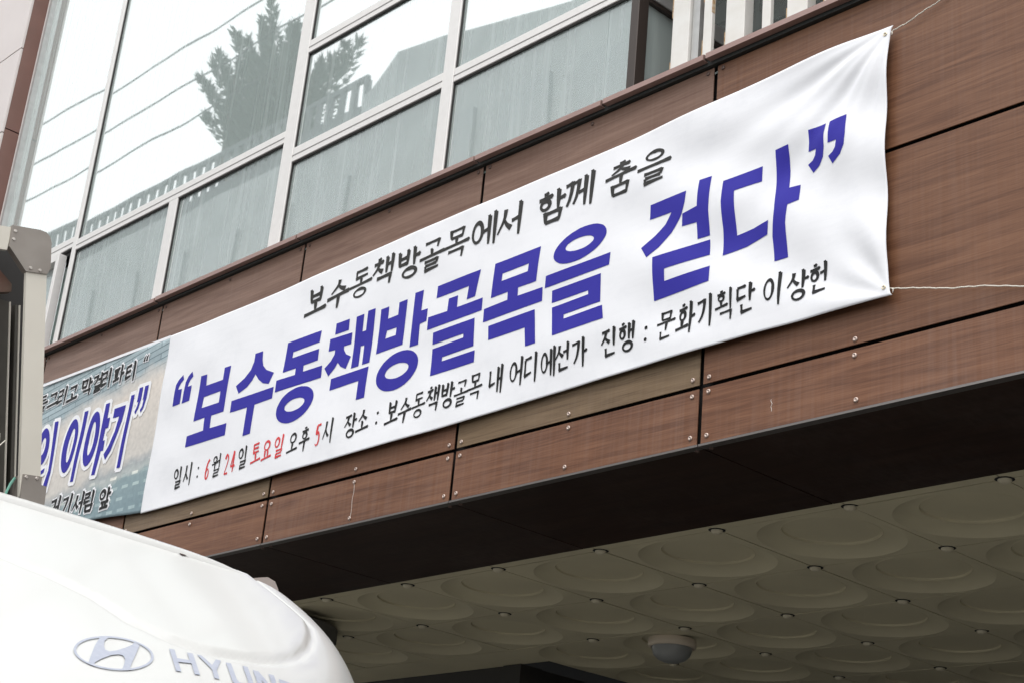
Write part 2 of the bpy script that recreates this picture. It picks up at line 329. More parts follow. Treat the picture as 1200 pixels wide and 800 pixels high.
def pane(x0, x1, z0, z1, bl=None, tilt=0.0, tz=0.0):
    bm = bmesh.new(); bm_box(bm, -(x1-x0)/2, (x1-x0)/2, 0, 0.006, -(z1-z0)/2, (z1-z0)/2)
    o = from_bm('window_pane', bm, glz, bld, loc=((x0+x1)/2, YG, (z0+z1)/2)); o.rotation_euler = (R(tilt+random.uniform(-.12, .12)), 0, R(tz+random.uniform(-.12, .12)))
    if bl:
        bm = bmesh.new(); nx = max(8, int((x1-x0)/0.02)); nz_ = noise1(int(x0*100)); rows_ = []
        for zz in (-(z1-z0)/2, (z1-z0)/2):
            rows_.append([bm.verts.new((-(x1-x0)/2+(x1-x0)*i/nx, 0.05+0.006*nz_(i*0.55), zz)) for i in range(nx+1)])
        for i in range(nx): bm.faces.new((rows_[0][i], rows_[0][i+1], rows_[1][i+1], rows_[1][i]))
        from_bm('blind', bm, bl, o, smooth=True)
    return o
XL, M1, M2, M3, M4, XC = -9.373, -8.2, -7.145, -6.102, -4.908, -3.79
vbar(XL, XL+0.07, 4.75, ZT, False)
box('jamb_channel', XL+0.072, XL+0.10, YF-0.02, YF+0.05, 4.75, ZT, alu2, bld)
vbar(M1-0.045, M1, ZS, ZT); vbar(M2-0.045, M2+0.04, ZS, 5.397); vbar(M3-0.047, M3+0.045, ZS, ZT); vbar(M4-0.038, M4+0.036, ZS, ZT)
hbar(M1+0.001, M3-0.048, 5.398, 5.468)
hbar(M3+0.046, M4-0.039, 5.262, 5.34); hbar(M4+0.037, XC-0.02, 5.262, 5.33)
hbar(M3+0.046, M4-0.039, 5.878, 5.95)
hbar(XL+0.101, M1-0.046, 5.43, 5.50)
pane(XL+0.09, M1-0.03, 5.48, ZT, blB, 0.0, 0.35)
pane(M1-0.01, M3-0.03, 5.45, ZT, blA, 0.0, 0.0)
pane(M1-0.01, M2-0.03, ZS, 5.41, blA); pane(M2+0.03, M3-0.03, ZS, 5.41, blA)
pane(M3+0.03, M4-0.03, ZS, 5.27, blA); pane(M3+0.03, M4-0.03, 5.33, 5.89, blA); pane(M3+0.03, M4-0.03, 5.94, ZT, blA)
pane(M4+0.03, XC-0.16, ZS, 5.27, blA); pane(XC-0.158, XC-0.02, ZS, 5.27, blB)  # corner strip's paler blind paints in light seen through the glass corner
pane(M4+0.03, XC-0.02, 5.32, ZT, blA)
# small awning sash at far left of the lower row
sash = box('awning_sash', -8.36, -8.325, YF-0.03, YF+0.02, ZS, 5.40, alu, bld, bev=0.002)
box('sash_rail', -9.2, -8.361, YF-0.03, YF+0.02, 5.36, 5.40, alu, sash); box('sash_gap', -9.2, -8.25, YF+0.022, YF+0.04, 5.402, 5.43, gask, sash)
pane(-9.26, -8.33, ZS, 5.37, blB)
# corner post and the glazed return of the recessed balcony
brz = mat('dark_bronze_frame', (0.055, 0.042, 0.036), 0.4, 0.3)
box('corner_post', XC-0.018, XC+0.024, YF-0.006, YF+0.05, ZS, ZT, brz, bld, bev=0.002)
rw = box('return_transom', XC-0.01, XC+0.03, YF+0.052, 1.5, 5.245, 5.32, alu2, bld, bev=0.002)
box('gasket', XC-0.008, XC+0.024, YF+0.052, 1.5, 5.228, 5.2445, brz, rw)
bm = bmesh.new(); bm_box(bm, XC, XC+0.006, YF+0.052, 1.5, ZS, 5.227); o = from_bm('window_pane', bm, glass('return_glass', 0.10, (0.42, 0.5, 0.48)), bld)
bm = bmesh.new(); bm_box(bm, XC, XC+0.006, YF+0.052, 1.5, 5.321, ZT); from_bm('window_pane', bm, glz, bld)
box('room_post', XC-0.14, XC-0.02, YF+0.16, YF+0.28, ZS, 5.3, mat('pale_green_post', (0.55, 0.62, 0.58), 0.7), bld)
dkb = wood('balcony_dark_boards', (0.020, 0.012, 0.010), (0.040, 0.026, 0.020), 0.6)
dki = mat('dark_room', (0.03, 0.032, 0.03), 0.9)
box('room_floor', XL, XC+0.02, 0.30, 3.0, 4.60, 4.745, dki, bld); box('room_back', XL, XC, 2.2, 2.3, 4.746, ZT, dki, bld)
box('balcony_back', XC+0.05, 1.5, 1.52, 1.60, 4.70, ZT, dkb, bld)
box('balcony_floor', XC+0.05, 1.5, 0.10, 1.515, 4.60, 4.70, mat('balcony_slab', (0.25, 0.24, 0.23), 0.8), bld)
for k in range(26):
    z = 4.78 + k*0.128
    box('board', XC+0.05, 1.5, 1.49, 1.517, z, z+0.112, dkb, bld)
box('balcony_ceiling', XC+0.05, 1.5, 0.08, 1.515, 7.6, 7.7, dkb, bld)
# white painted guard bars, alternately wide and narrow, rust along the narrow ones
bar_m = mat('cream_painted_steel', (0.70, 0.69, 0.66), 0.45, 0.0, noise=(18, 0.5), col2=(0.60, 0.57, 0.52))
rust_m = mat('rust_edge', (0.42, 0.24, 0.09), 0.8, noise=(60, 0.8), col2=(0.65, 0.6, 0.5))
def gbar(x0, x1, wide):
    o = box('guard_bar', x0, x1, 0.085, 0.085+(0.05 if wide else 0.02), 4.70, 7.5, bar_m, bld, bev=0.002)
    rs = random.Random(int(x0*1000))
    for e, s in ((x0, -1), (x1, 1)):
        if wide and s > 0: continue
        for k in range(9):
            z = 4.70 + 0.31*k + rs.uniform(0, .1); h = rs.uniform(0.05, 0.26)
            xx = e if s > 0 else e-0.0014
            box('rust_patch', xx-0.0 if s > 0 else xx, (xx+0.0014), 0.083, 0.1, z, z+h, rust_m, o)
x = -3.617
gbar(-3.614, -3.530, True)
box('guard_channel', -3.526, -3.492, 0.10, 0.16, 4.70, 7.5, alu2, bld)
for xx, wd in ((-3.459, .040), (-3.352, .088), (-3.184, .038), (-3.073, .088), (-2.914, .038), (-2.80, .088), (-2.64, .038), (-2.53, .088), (-2.37, .038), (-2.26, .088)):
    gbar(xx, xx+wd, wd > 0.06)
# pale panelled wall and brown reveal at the far left
pale = mat('pale_laminate', (0.66, 0.60, 0.58), 0.5, noise=(3, 0.4), col2=(0.58, 0.52, 0.50), bump=(30, 0.05))
rev = mat('brown_reveal', (0.20, 0.105, 0.085), 0.5, noise=(6, 0.3))
wl = XL-2.4
for za, zb in ((4.75, 5.9), (5.9, 6.535), (6.535, 7.17), (7.17, 7.8), (7.8, 8.6)):
    for xa, xb in ((wl, wl+1.2), (wl+1.2, XL)):
        box('wall_panel', xa+0.003, xb-(0.003 if xb < XL else 0.0), -0.055, -0.040, za+0.004, zb-0.004, pale, bld, bev=0.001)
for za, zb in ((4.75, 5.9), (5.9, 6.57), (6.57, 7.8), (7.8, 8.6)):
    box('reveal_panel', XL-0.02, XL-0.001, -0.0395, 0.12, za+0.004, zb-0.004, rev, bld, bev=0.001)
box('wall_core', wl, XL-0.022, -0.0395, 1.2, 4.70, 8.6, dark_gap, bld)
box('upper_storey', XL-0.02, 1.5, 0.05, 3.0, 8.2, 12.0, mat('upper_render', (0.5, 0.49, 0.47), 0.8, noise=(4, .3)), bld)
box('lower_fascia', wl-3, XJ[0]-0.005, 0, 0.03, Z0, 4.74, wt['brown'], bld)

# soffit, coffered ceiling, fasteners -------------------------------
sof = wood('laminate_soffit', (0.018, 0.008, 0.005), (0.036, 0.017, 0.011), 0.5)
SY = 0.715
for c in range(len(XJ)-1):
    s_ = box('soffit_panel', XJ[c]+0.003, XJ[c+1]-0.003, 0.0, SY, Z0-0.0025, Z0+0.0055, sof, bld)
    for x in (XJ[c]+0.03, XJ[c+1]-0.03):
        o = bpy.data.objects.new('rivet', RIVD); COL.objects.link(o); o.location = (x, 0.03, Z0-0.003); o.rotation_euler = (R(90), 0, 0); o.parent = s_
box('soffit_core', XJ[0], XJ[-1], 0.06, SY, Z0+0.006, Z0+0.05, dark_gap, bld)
tile_m = mat('moulded_ceiling_tile', (0.64, 0.58, 0.405), 0.6, noise=(2.5, 0.5), col2=(0.50, 0.45, 0.32))
T = 0.6
bm = bmesh.new()
hw = T/2-0.003; SEG = 40
prof = [(0.276, 0.0), (0.266, 0.0060), (0.250, 0.0145), (0.232, 0.0218), (0.212, 0.0270), (0.196, 0.0290), (0.190, 0.0292), (0.186, 0.0280), (0.183, 0.0360), (0.178, 0.0375), (0.12, 0.0385), (0.06, 0.039), (0, 0.039)]
sq = []
for i in range(SEG):
    a = 2*math.pi*i/SEG; cx, sx = math.cos(a), math.sin(a); k = hw/max(abs(cx), abs(sx)); sq.append(bm.verts.new((k*cx, k*sx, 0)))
ring = sq
for r_, z in prof:
    if r_ > 0:
        nr = [bm.verts.new((r_*math.cos(2*math.pi*i/SEG), r_*math.sin(2*math.pi*i/SEG), z)) for i in range(SEG)]
        for i in range(SEG): bm.faces.new((ring[i], ring[(i+1) % SEG], nr[(i+1) % SEG], nr[i]))
        ring = nr
    else:
        c0 = bm.verts.new((0, 0, z))
        for i in range(SEG): bm.faces.new((ring[i], ring[(i+1) % SEG], c0))
lip = [bm.verts.new((v.co.x, v.co.y, 0.02)) for v in sq]
for i in range(SEG): bm.faces.new((sq[i], lip[i], lip[(i+1) % SEG], sq[(i+1) % SEG]))
bm.normal_update()
TILE = bpy.data.meshes.new('ceiling_tile'); bm.to_mesh(TILE); bm.free(); TILE.materials.append(tile_m)
for p in TILE.polygons: p.use_smooth = True
TILE.set_sharp_from_angle(angle=R(13))
bm = bmesh.new(); lathe(bm, [(0.0, -0.015), (0.012, -0.0145), (0.019, -0.011), (0.023, -0.006), (0.023, 0.0)], 14); bmesh.ops.recalc_face_normals(bm, faces=bm.faces)
BOLT = bpy.data.meshes.new('ceiling_fastener'); bm.to_mesh(BOLT); bm.free(); BOLT.materials.append(mat('fastener_cream', (0.62, 0.56, 0.42), 0.5))
for p in BOLT.polygons: p.use_smooth = True
bm = bmesh.new(); lathe(bm, [(0, -0.0012), (0.030, -0.0012), (0.033, 0.0)], 14); bmesh.ops.recalc_face_normals(bm, faces=bm.faces)
RING = bpy.data.meshes.new('fastener_recess'); bm.to_mesh(RING); bm.free(); RING.materials.append(dark_gap)
BX, BY = -2.68, 0.77
for i in range(-2, 12):
    x = BX - T*i
    for j in range(0, 6):
        y = BY + T*j
        if x-T/2 < -6.42 and y+T > 2.2: continue
        if i < 11 and y < 3.9:
            o = bpy.data.objects.new('ceiling_tile', TILE); COL.objects.link(o); o.parent = bld
            o.location = (x-T/2, y+T/2, Z0-0.002+random.uniform(-.001, .001)); o.rotation_euler = (random.uniform(-.003, .003), random.uniform(-.003, .003), random.choice((0, R(90), R(180), R(270))))
        o = bpy.data.objects.new('ceiling_fastener', BOLT); COL.objects.link(o); o.parent = bld; o.location = (x, y, Z0-0.002)
        o2 = bpy.data.objects.new('fastener_recess', RING); COL.objects.link(o2); o2.parent = o; o2.location = (0, 0, -0.0006)
for i in range(-2, 11):
    box('ceiling_border', BX-T*(i+1)+0.003, BX-T*i-0.003, SY+0.002, BY-0.003, Z0-0.002, Z0+0.014, tile_m, bld)
box('ceiling_void', -12, 4, SY, 4.6, Z0+0.075, Z0+0.09, dark_gap, bld)
box('ceiling_edge_board', -9.28, -6.281, 1.975, 2.26, Z0-0.002, Z0+0.014, tile_m, bld)
box('plain_ceiling', -1.474, 4, SY+0.002, 4.6, Z0-0.002, Z0+0.014, tile_m, bld)
box('portico_light_blocker', 3.95, 4.1, 0.05, 4.6, 0.12, 8.2, mat('light_blocker_render', (0.12, 0.115, 0.11), 0.8), bld)  # unseen wall added to keep side light out of the portico
# storefront behind the portico
shop = mat('storefront_dark_frame', (0.035, 0.032, 0.03), 0.45)
shopw = mat('storefront_wall', (0.09, 0.088, 0.08), 0.7, noise=(4, 0.4))
box('storefront_wall', -12, -6.62, 2.30, 2.40, 0.12, Z0-0.14, shopw, bld)
box('storefront_header', -12, -6.62, 2.26, 2.42, Z0-0.139, Z0-0.004, shop, bld)
box('storefront_post', -6.618, -6.48, 2.24, 2.40, 0.12, Z0-0.004, shop, bld)
box('return_header', -6.60, -6.50, 2.402, 4.4, Z0-0.11, Z0-0.004, shop, bld)
box('return_wall', -6.59, -6.51, 2.404, 4.4, 0.12, Z0-0.112, shopw, bld)
box('rear_wall', -6.5, 3.949, 4.2, 4.4, 0.12, Z0+0.05, shopw, bld)
box('entrance_door', -5.6, -4.2, 4.12, 4.19, 0.124, 2.5, shop, bld)
# round column with a stepped capital
bm = bmesh.new(); lathe(bm, [(0.20, 0.12), (0.20, 2.86), (0.215, 2.87), (0.215, 2.93), (0.235, 2.96), (0.27, 3.06), (0.275, 3.12), (0.30, 3.14), (0.30, 3.20), (0.34, 3.23), (0.34, Z0-0.004)], 32, (-7.02, 0.98, 0))
from_bm('portico_column', bm, mat('column_dark_stone', (0.12, 0.115, 0.105), 0.6, noise=(9, 0.4)), bld, smooth=True)
# dome lamp on the ceiling (unlit)
lamp = empty('ceiling_lamp', 'unlit dome lamp with a cream collar on the coffered portico ceiling', 'lamp')
lc = (-5.30, 2.13, Z0-0.004)
bm = bmesh.new(); lathe(bm, [(0.115, 0.0), (0.118, -0.018), (0.116, -0.036), (0.109, -0.041), (0.098, -0.040), (0.098, -0.03)], 32, lc); from_bm('lamp_collar', bm, mat('lamp_collar_cream', (0.62, 0.53, 0.42), 0.5), lamp, smooth=True)
bm = bmesh.new(); lathe(bm, [(0.100, -0.036), (0.098, -0.052), (0.088, -0.078), (0.066, -0.098), (0.036, -0.110), (0, -0.114)], 32, lc); from_bm('lamp_bowl', bm, mat('lamp_bowl_grey', (0.26, 0.265, 0.26), 0.3), lamp, smooth=True)

# ------------------------------------------------------------------ banners
YB = -0.025
RC = Vector((-2.558, 4.553)); RB = Vector((-2.558, 3.622))
def sstep(a, b, t):
    t = min(1, max(0, (t-a)/(b-a))); return t*t*(3-2*t)
def ztop(x): return 4.487 + 0.066*sstep(-6.8, -2.3, x)**1.3 + 0.006*math.sin(x*2.1)*sstep(-6.7, -5.5, x)*(1-sstep(-3.2, -2.6, x))
def zbot(x): return 3.588 + 0.036*sstep(-6.0, -2.6, x) + 0.003*math.sin(x*3.0)
def xright(v):   # right hem pulled in between the two tied corners, v from 0 (foot) to 1 (head)
    return -2.558 - 0.024*min(1, math.sin(math.pi*min(1, max(0, v)))**0.35*1.0)
def fold(x, z):
    """depth of the cloth in front of the wall (positive = towards the street)"""
    a = sstep(-4.6, -2.9, x)
    d = 0.0030*math.sin(3.1*x+5*z)+0.0020*math.sin(7.0*x-15*z+1.3)*math.sin(2.1*x)+0.0012*math.sin(14*x+22*z)*math.sin(3.3*x+1)
    dx, dz = x-RC.x, z-RC.y; r = math.hypot(dx, dz)+1e-4; ph = math.atan2(-dz, -dx)
    f = sstep(0.0, 0.25, r)*math.exp(-r/0.95)
    d += 0.0060*a*f*(math.sin(ph*13.0+0.6+r*0.8)+0.45*math.sin(ph*27+2+r*2.0))
    dx, dz = x-RB.x, z-RB.y; r2 = math.hypot(dx, dz)+1e-4; ph2 = math.atan2(dz, -dx)
    d += 0.006*a*sstep(0, .2, r2)*math.exp(-r2/0.5)*math.sin(ph2*11+0.4)
    s = (x*0.36+z*0.93)
    d += 0.0055*a*math.sin(s*22+1.5*math.sin(x*2.2))*sstep(3.62, 3.8, z)*(1-sstep(4.3, 4.52, z)*0.4)
    d += 0.004*sstep(3.85, 3.62, z)*math.sin(x*2.4+1)
    d += 0.006*a
    return max(d, -0.013+0.25*(d+0.013)) if d < -0.013 else d
def ybanner(x, z): return YB - fold(x, z)

def banner_mesh(xa, xbf, ztf, zbf, nx, nz_):
    bm = bmesh.new(); gridv = []
    for j in range(nz_+1):
        v = j/nz_; row = []
        for i in range(nx+1):
            u = i/nx; xr = xbf(v); x = xa+(xr-xa)*u
            z = zbf(x)+(ztf(x)-zbf(x))*v
            row.append(bm.verts.new((x, ybanner(x, z), z)))
        gridv.append(row)
    for j in range(nz_):
        for i in range(nx): bm.faces.new((gridv[j][i], gridv[j][i+1], gridv[j+1][i+1], gridv[j+1][i]))
    # turned hem: thickness at the border
    bnd = [e for e in bm.edges if e.is_boundary]
    r = bmesh.ops.extrude_edge_only(bm, edges=bnd)
    for v in r['geom']:
        if isinstance(v, bmesh.types.BMVert): v.co.y += 0.003
    return bm
cloth = cloth_mat('white_polyester')
ban = empty('event_banner', 'long white cloth banner with big blue Korean headline tied across the wooden fascia', 'banner')
ob = from_bm('cloth', banner_mesh(-6.757, xright, ztop, zbot, 560, 120), cloth, ban, smooth=True)
ban2 = empty('photo_banner', 'photo-print banner with blue white-edged Korean letters, partly behind the truck', 'banner')
ztop2 = lambda x: 4.487 + 0.040*sstep(-6.76, -8.1, x) + 0.002; zbot2 = lambda x: 3.590+0.030*sstep(-6.7, -7.3, x)
ob2 = from_bm('cloth', banner_mesh(-9.4, lambda v: -6.758, lambda x: ztop2(x)-0.011, zbot2, 200, 60), print_mat('faded_photo_print'), ban2, smooth=True)
box('hem', -9.4, -6.759, YB-0.004, YB+0.003, 4.474, 4.489, cloth, ban2)   # placed below, bent to the edge
hem = [o for o in bpy.data.objects if o.name.startswith('hem')][0]
for v in hem.data.vertices: v.co.z += ztop2(v.co.x) - 4.487
bm = bmesh.new()
gm = mat('brass_eyelet', (0.72, 0.62, 0.42), 0.4, 0.6)
for gx, gz in ((-2.585, 4.528), (-2.585, 3.650)):
    bm = bmesh.new(); y0 = ybanner(gx, gz)-0.002
    tube(bm, [(gx+0.0052*math.cos(t), y0, gz+0.0052*math.sin(t)) for t in [2*math.pi*k/14 for k in range(14)]], 0.0017, 6, True)
    from_bm('eyelet', bm, gm, ban, smooth=True)

# print: flat shapes laid just proud of the cloth ---------------------
def poly_faces(bm, outer, hole=None):
    vs1 = [bm.verts.new((x, 0, z)) for x, z in outer]; es = [bm.edges.new((vs1[i], vs1[(i+1) % len(vs1)])) for i in range(len(vs1))]
    if hole:
        vs2 = [bm.verts.new((x, 0, z)) for x, z in hole]; es += [bm.edges.new((vs2[i], vs2[(i+1) % len(vs2)])) for i in range(len(vs2))]
    bmesh.ops.triangle_fill(bm, use_beauty=True, use_dissolve=False, edges=es)
def lay(bm, off, step=0.05):
    xs = [v.co.x for v in bm.verts]; zs = [v.co.z for v in bm.verts]
    if step:
        for ax, lo, hi in ((0, min(xs), max(xs)), (2, min(zs), max(zs))):
            t = math.ceil(lo/step)*step
            while t < hi:
                co = [0, 0, 0]; no = [0, 0, 0]; co[ax] = t; no[ax] = 1
                bmesh.ops.bisect_plane(bm, geom=bm.verts[:]+bm.edges[:]+bm.faces[:], plane_co=co, plane_no=no, dist=1e-6)
                t += step
    for v in bm.verts: v.co.y = ybanner(v.co.x, v.co.z) - off - v.co.y
def finish(name, bm, mt, parent):
    bm.normal_update()
    for f in bm.faces:
        if f.normal.y > 0: f.normal_flip()
    me = bpy.data.meshes.new(name); bm.to_mesh(me); bm.free()
    return link(name, me, mt, parent)
blue = mat('ink_blue', (0.030, 0.025, 0.300), 0.6, spec=0.2, noise=(7, 0.3), col2=(0.042, 0.035, 0.345))
ink = mat('ink_black', (0.012, 0.012, 0.012), 0.6, spec=0.2, noise=(30, 0.3), col2=(0.05, 0.05, 0.05))
inkg = mat('ink_dark_grey', (0.026, 0.0255, 0.024), 0.6, spec=0.2, noise=(40, 0.5), col2=(0.065, 0.063, 0.06))
red = mat('ink_red', (0.62, 0.035, 0.04), 0.6)
wht = mat('ink_white', (0.80, 0.80, 0.82), 0.6)
HEAD = [([(-6.626,4.094),(-6.624,4.164),(-6.620,4.202),(-6.601,4.225),(-6.568,4.243),(-6.556,4.217),(-6.578,4.202),(-6.591,4.184),(-6.593,4.172),(-6.561,4.171),(-6.561,4.095)],None),
([(-6.544,4.093),(-6.540,4.161),(-6.536,4.199),(-6.519,4.225),(-6.488,4.243),(-6.475,4.216),(-6.497,4.203),(-6.509,4.186),(-6.512,4.171),(-6.479,4.172),(-6.479,4.095)],None),
([(-6.404,4.201),(-6.351,4.199),(-6.347,4.142),(-6.204,4.140),(-6.205,4.200),(-6.153,4.199),(-6.156,3.976),(-6.255,3.975),(-6.252,3.913),(-6.116,3.912),(-6.115,3.854),(-6.447,3.856),(-6.447,3.911),(-6.307,3.912),(-6.311,3.976),(-6.406,3.975)],[(-6.351,4.086),(-6.209,4.086),(-6.209,4.030),(-6.352,4.031)]),
([(-5.964,4.214),(-5.905,4.214),(-5.898,4.172),(-5.884,4.139),(-5.853,4.112),(-5.789,4.085),(-5.816,4.037),(-5.865,4.051),(-5.903,4.076),(-5.936,4.109),(-5.954,4.084),(-5.990,4.058),(-6.051,4.040),(-6.082,4.082),(-6.020,4.108),(-5.979,4.139),(-5.963,4.176)],None),
([(-6.100,4.014),(-5.771,4.014),(-5.771,3.960),(-5.905,3.958),(-5.907,3.822),(-5.965,3.821),(-5.963,3.956),(-6.100,3.958)],None),
([(-5.717,4.209),(-5.471,4.210),(-5.471,4.155),(-5.664,4.154),(-5.664,4.126),(-5.466,4.124),(-5.466,4.071),(-5.568,4.070),(-5.566,4.041),(-5.430,4.040),(-5.429,3.985),(-5.755,3.983),(-5.757,4.039),(-5.622,4.038),(-5.624,4.069),(-5.719,4.069)],None),
([(-5.540,3.969),(-5.519,3.964),(-5.502,3.956),(-5.487,3.947),(-5.475,3.936),(-5.466,3.923),(-5.462,3.910),(-5.461,3.897),(-5.465,3.883),(-5.472,3.870),(-5.482,3.858),(-5.496,3.846),(-5.513,3.836),(-5.533,3.828),(-5.554,3.822),(-5.576,3.818),(-5.599,3.816),(-5.622,3.816),(-5.644,3.819),(-5.665,3.825),(-5.683,3.832),(-5.699,3.841),(-5.712,3.853),(-5.720,3.865),(-5.725,3.878),(-5.726,3.892),(-5.723,3.906),(-5.715,3.919),(-5.704,3.932),(-5.690,3.944),(-5.672,3.954),(-5.652,3.962),(-5.630,3.968),(-5.608,3.972),(-5.585,3.974),(-5.562,3.973)],[(-5.557,3.920),(-5.547,3.917),(-5.538,3.914),(-5.531,3.910),(-5.526,3.906),(-5.523,3.901),(-5.522,3.896),(-5.523,3.891),(-5.526,3.887),(-5.531,3.882),(-5.538,3.878),(-5.547,3.874),(-5.557,3.871),(-5.569,3.869),(-5.581,3.868),(-5.593,3.867),(-5.606,3.867),(-5.618,3.868),(-5.629,3.870),(-5.639,3.872),(-5.648,3.875),(-5.655,3.879),(-5.661,3.884),(-5.664,3.888),(-5.665,3.893),(-5.664,3.898),(-5.661,3.903),(-5.655,3.907),(-5.648,3.911),(-5.639,3.915),(-5.629,3.918),(-5.617,3.920),(-5.605,3.922),(-5.593,3.922),(-5.580,3.922),(-5.568,3.921)]),
([(-5.368,4.216),(-5.274,4.215),(-5.273,4.164),(-5.366,4.164)],None),
([(-5.396,4.150),(-5.246,4.147),(-5.245,4.096),(-5.292,4.096),(-5.290,4.080),(-5.271,4.056),(-5.236,4.038),(-5.259,3.987),(-5.297,4.005),(-5.322,4.029),(-5.338,4.007),(-5.377,3.979),(-5.411,4.021),(-5.372,4.045),(-5.351,4.071),(-5.350,4.092),(-5.395,4.094)],None),
([(-5.226,4.212),(-5.175,4.213),(-5.176,4.134),(-5.153,4.134),(-5.150,4.220),(-5.102,4.221),(-5.099,3.980),(-5.148,3.980),(-5.153,4.069),(-5.176,4.070),(-5.172,3.980),(-5.222,3.980)],None),
([(-5.354,3.962),(-5.099,3.963),(-5.100,3.826),(-5.154,3.826),(-5.154,3.910),(-5.353,3.909)],None),
([(-5.063,4.205),(-5.011,4.206),(-5.011,4.151),(-4.945,4.153),(-4.945,4.207),(-4.892,4.208),(-4.891,4.010),(-5.061,4.007)],[(-5.008,4.098),(-4.945,4.097),(-4.945,4.063),(-5.013,4.063)]),
([(-4.845,4.223),(-4.792,4.223),(-4.792,4.132),(-4.751,4.131),(-4.751,4.077),(-4.792,4.074),(-4.790,3.987),(-4.843,3.987)],None),
([(-4.854,3.979),(-4.834,3.973),(-4.817,3.965),(-4.803,3.955),(-4.791,3.944),(-4.783,3.931),(-4.779,3.917),(-4.779,3.904),(-4.782,3.889),(-4.789,3.876),(-4.800,3.863),(-4.813,3.851),(-4.830,3.841),(-4.849,3.832),(-4.870,3.826),(-4.891,3.822),(-4.914,3.820),(-4.936,3.821),(-4.957,3.824),(-4.977,3.829),(-4.995,3.837),(-5.010,3.847),(-5.022,3.858),(-5.031,3.871),(-5.035,3.885),(-5.036,3.899),(-5.033,3.914),(-5.025,3.928),(-5.014,3.941),(-5.000,3.953),(-4.983,3.963),(-4.963,3.972),(-4.942,3.978),(-4.920,3.982),(-4.897,3.983),(-4.875,3.982)],[(-4.872,3.928),(-4.862,3.925),(-4.853,3.922),(-4.845,3.918),(-4.840,3.913),(-4.836,3.908),(-4.835,3.903),(-4.836,3.897),(-4.839,3.892),(-4.844,3.887),(-4.851,3.883),(-4.860,3.879),(-4.870,3.875),(-4.881,3.873),(-4.894,3.871),(-4.906,3.870),(-4.919,3.871),(-4.931,3.872),(-4.943,3.874),(-4.954,3.877),(-4.963,3.880),(-4.971,3.884),(-4.976,3.889),(-4.980,3.894),(-4.981,3.900),(-4.980,3.905),(-4.977,3.910),(-4.972,3.915),(-4.965,3.920),(-4.956,3.924),(-4.946,3.927),(-4.934,3.930),(-4.922,3.931),(-4.909,3.932),(-4.896,3.932),(-4.884,3.930)]),
([(-4.703,4.215),(-4.443,4.217),(-4.465,4.110),(-4.515,4.109),(-4.507,4.164),(-4.703,4.162)],None),
([(-4.625,4.141),(-4.570,4.141),(-4.570,4.091),(-4.418,4.092),(-4.419,4.040),(-4.741,4.034),(-4.741,4.089),(-4.627,4.088)],None),
([(-4.701,4.014),(-4.456,4.018),(-4.446,3.900),(-4.632,3.898),(-4.632,3.881),(-4.436,3.881),(-4.436,3.833),(-4.693,3.832),(-4.697,3.946),(-4.512,3.949),(-4.513,3.966),(-4.699,3.964)],None),
([(-4.362,4.218),(-4.109,4.221),(-4.118,4.080),(-4.216,4.080),(-4.215,4.046),(-4.081,4.047),(-4.080,3.991),(-4.404,3.985),(-4.405,4.040),(-4.272,4.044),(-4.273,4.077),(-4.369,4.076)],[(-4.313,4.164),(-4.167,4.166),(-4.169,4.134),(-4.315,4.133)]),
([(-4.370,3.962),(-4.116,3.967),(-4.096,3.829),(-4.151,3.829),(-4.163,3.906),(-4.363,3.903)],None),
([(-3.821,4.231),(-3.804,4.224),(-3.790,4.217),(-3.780,4.207),(-3.773,4.197),(-3.770,4.186),(-3.771,4.175),(-3.776,4.164),(-3.785,4.153),(-3.797,4.142),(-3.812,4.132),(-3.829,4.124),(-3.849,4.117),(-3.871,4.111),(-3.894,4.107),(-3.916,4.106),(-3.939,4.106),(-3.960,4.108),(-3.980,4.112),(-3.997,4.118),(-4.011,4.126),(-4.022,4.135),(-4.030,4.145),(-4.033,4.156),(-4.032,4.168),(-4.027,4.180),(-4.018,4.191),(-4.006,4.202),(-3.990,4.212),(-3.972,4.221),(-3.951,4.228),(-3.929,4.233),(-3.906,4.237),(-3.883,4.238),(-3.861,4.237),(-3.840,4.235)],[(-3.856,4.193),(-3.848,4.190),(-3.841,4.186),(-3.836,4.182),(-3.832,4.178),(-3.831,4.174),(-3.832,4.170),(-3.835,4.165),(-3.841,4.162),(-3.848,4.158),(-3.856,4.155),(-3.866,4.152),(-3.877,4.150),(-3.889,4.149),(-3.901,4.149),(-3.914,4.149),(-3.926,4.150),(-3.937,4.152),(-3.947,4.154),(-3.956,4.157),(-3.963,4.160),(-3.969,4.164),(-3.972,4.169),(-3.973,4.173),(-3.972,4.177),(-3.969,4.181),(-3.964,4.186),(-3.956,4.189),(-3.948,4.192),(-3.937,4.195),(-3.926,4.197),(-3.914,4.198),(-3.902,4.198),(-3.889,4.198),(-3.878,4.197),(-3.866,4.195)]),
([(-4.066,4.086),(-3.740,4.093),(-3.741,4.044),(-4.069,4.038)],None),
([(-4.029,4.018),(-3.780,4.021),(-3.772,3.909),(-3.957,3.906),(-3.955,3.889),(-3.761,3.893),(-3.751,3.840),(-4.007,3.835),(-4.024,3.950),(-3.837,3.954),(-3.839,3.970),(-4.027,3.969)],None),
([(-3.563,4.226),(-3.392,4.227),(-3.397,4.186),(-3.413,4.142),(-3.455,4.088),(-3.506,4.044),(-3.558,4.019),(-3.589,4.064),(-3.530,4.097),(-3.487,4.129),(-3.460,4.167),(-3.564,4.170)],None),
([(-3.336,4.251),(-3.282,4.250),(-3.287,4.121),(-3.281,4.027),(-3.335,4.028),(-3.341,4.093),(-3.409,4.098),(-3.408,4.145),(-3.340,4.152)],None),
([(-3.529,4.011),(-3.280,4.012),(-3.278,3.955),(-3.470,3.952),(-3.469,3.906),(-3.273,3.912),(-3.271,3.855),(-3.517,3.846)],None),
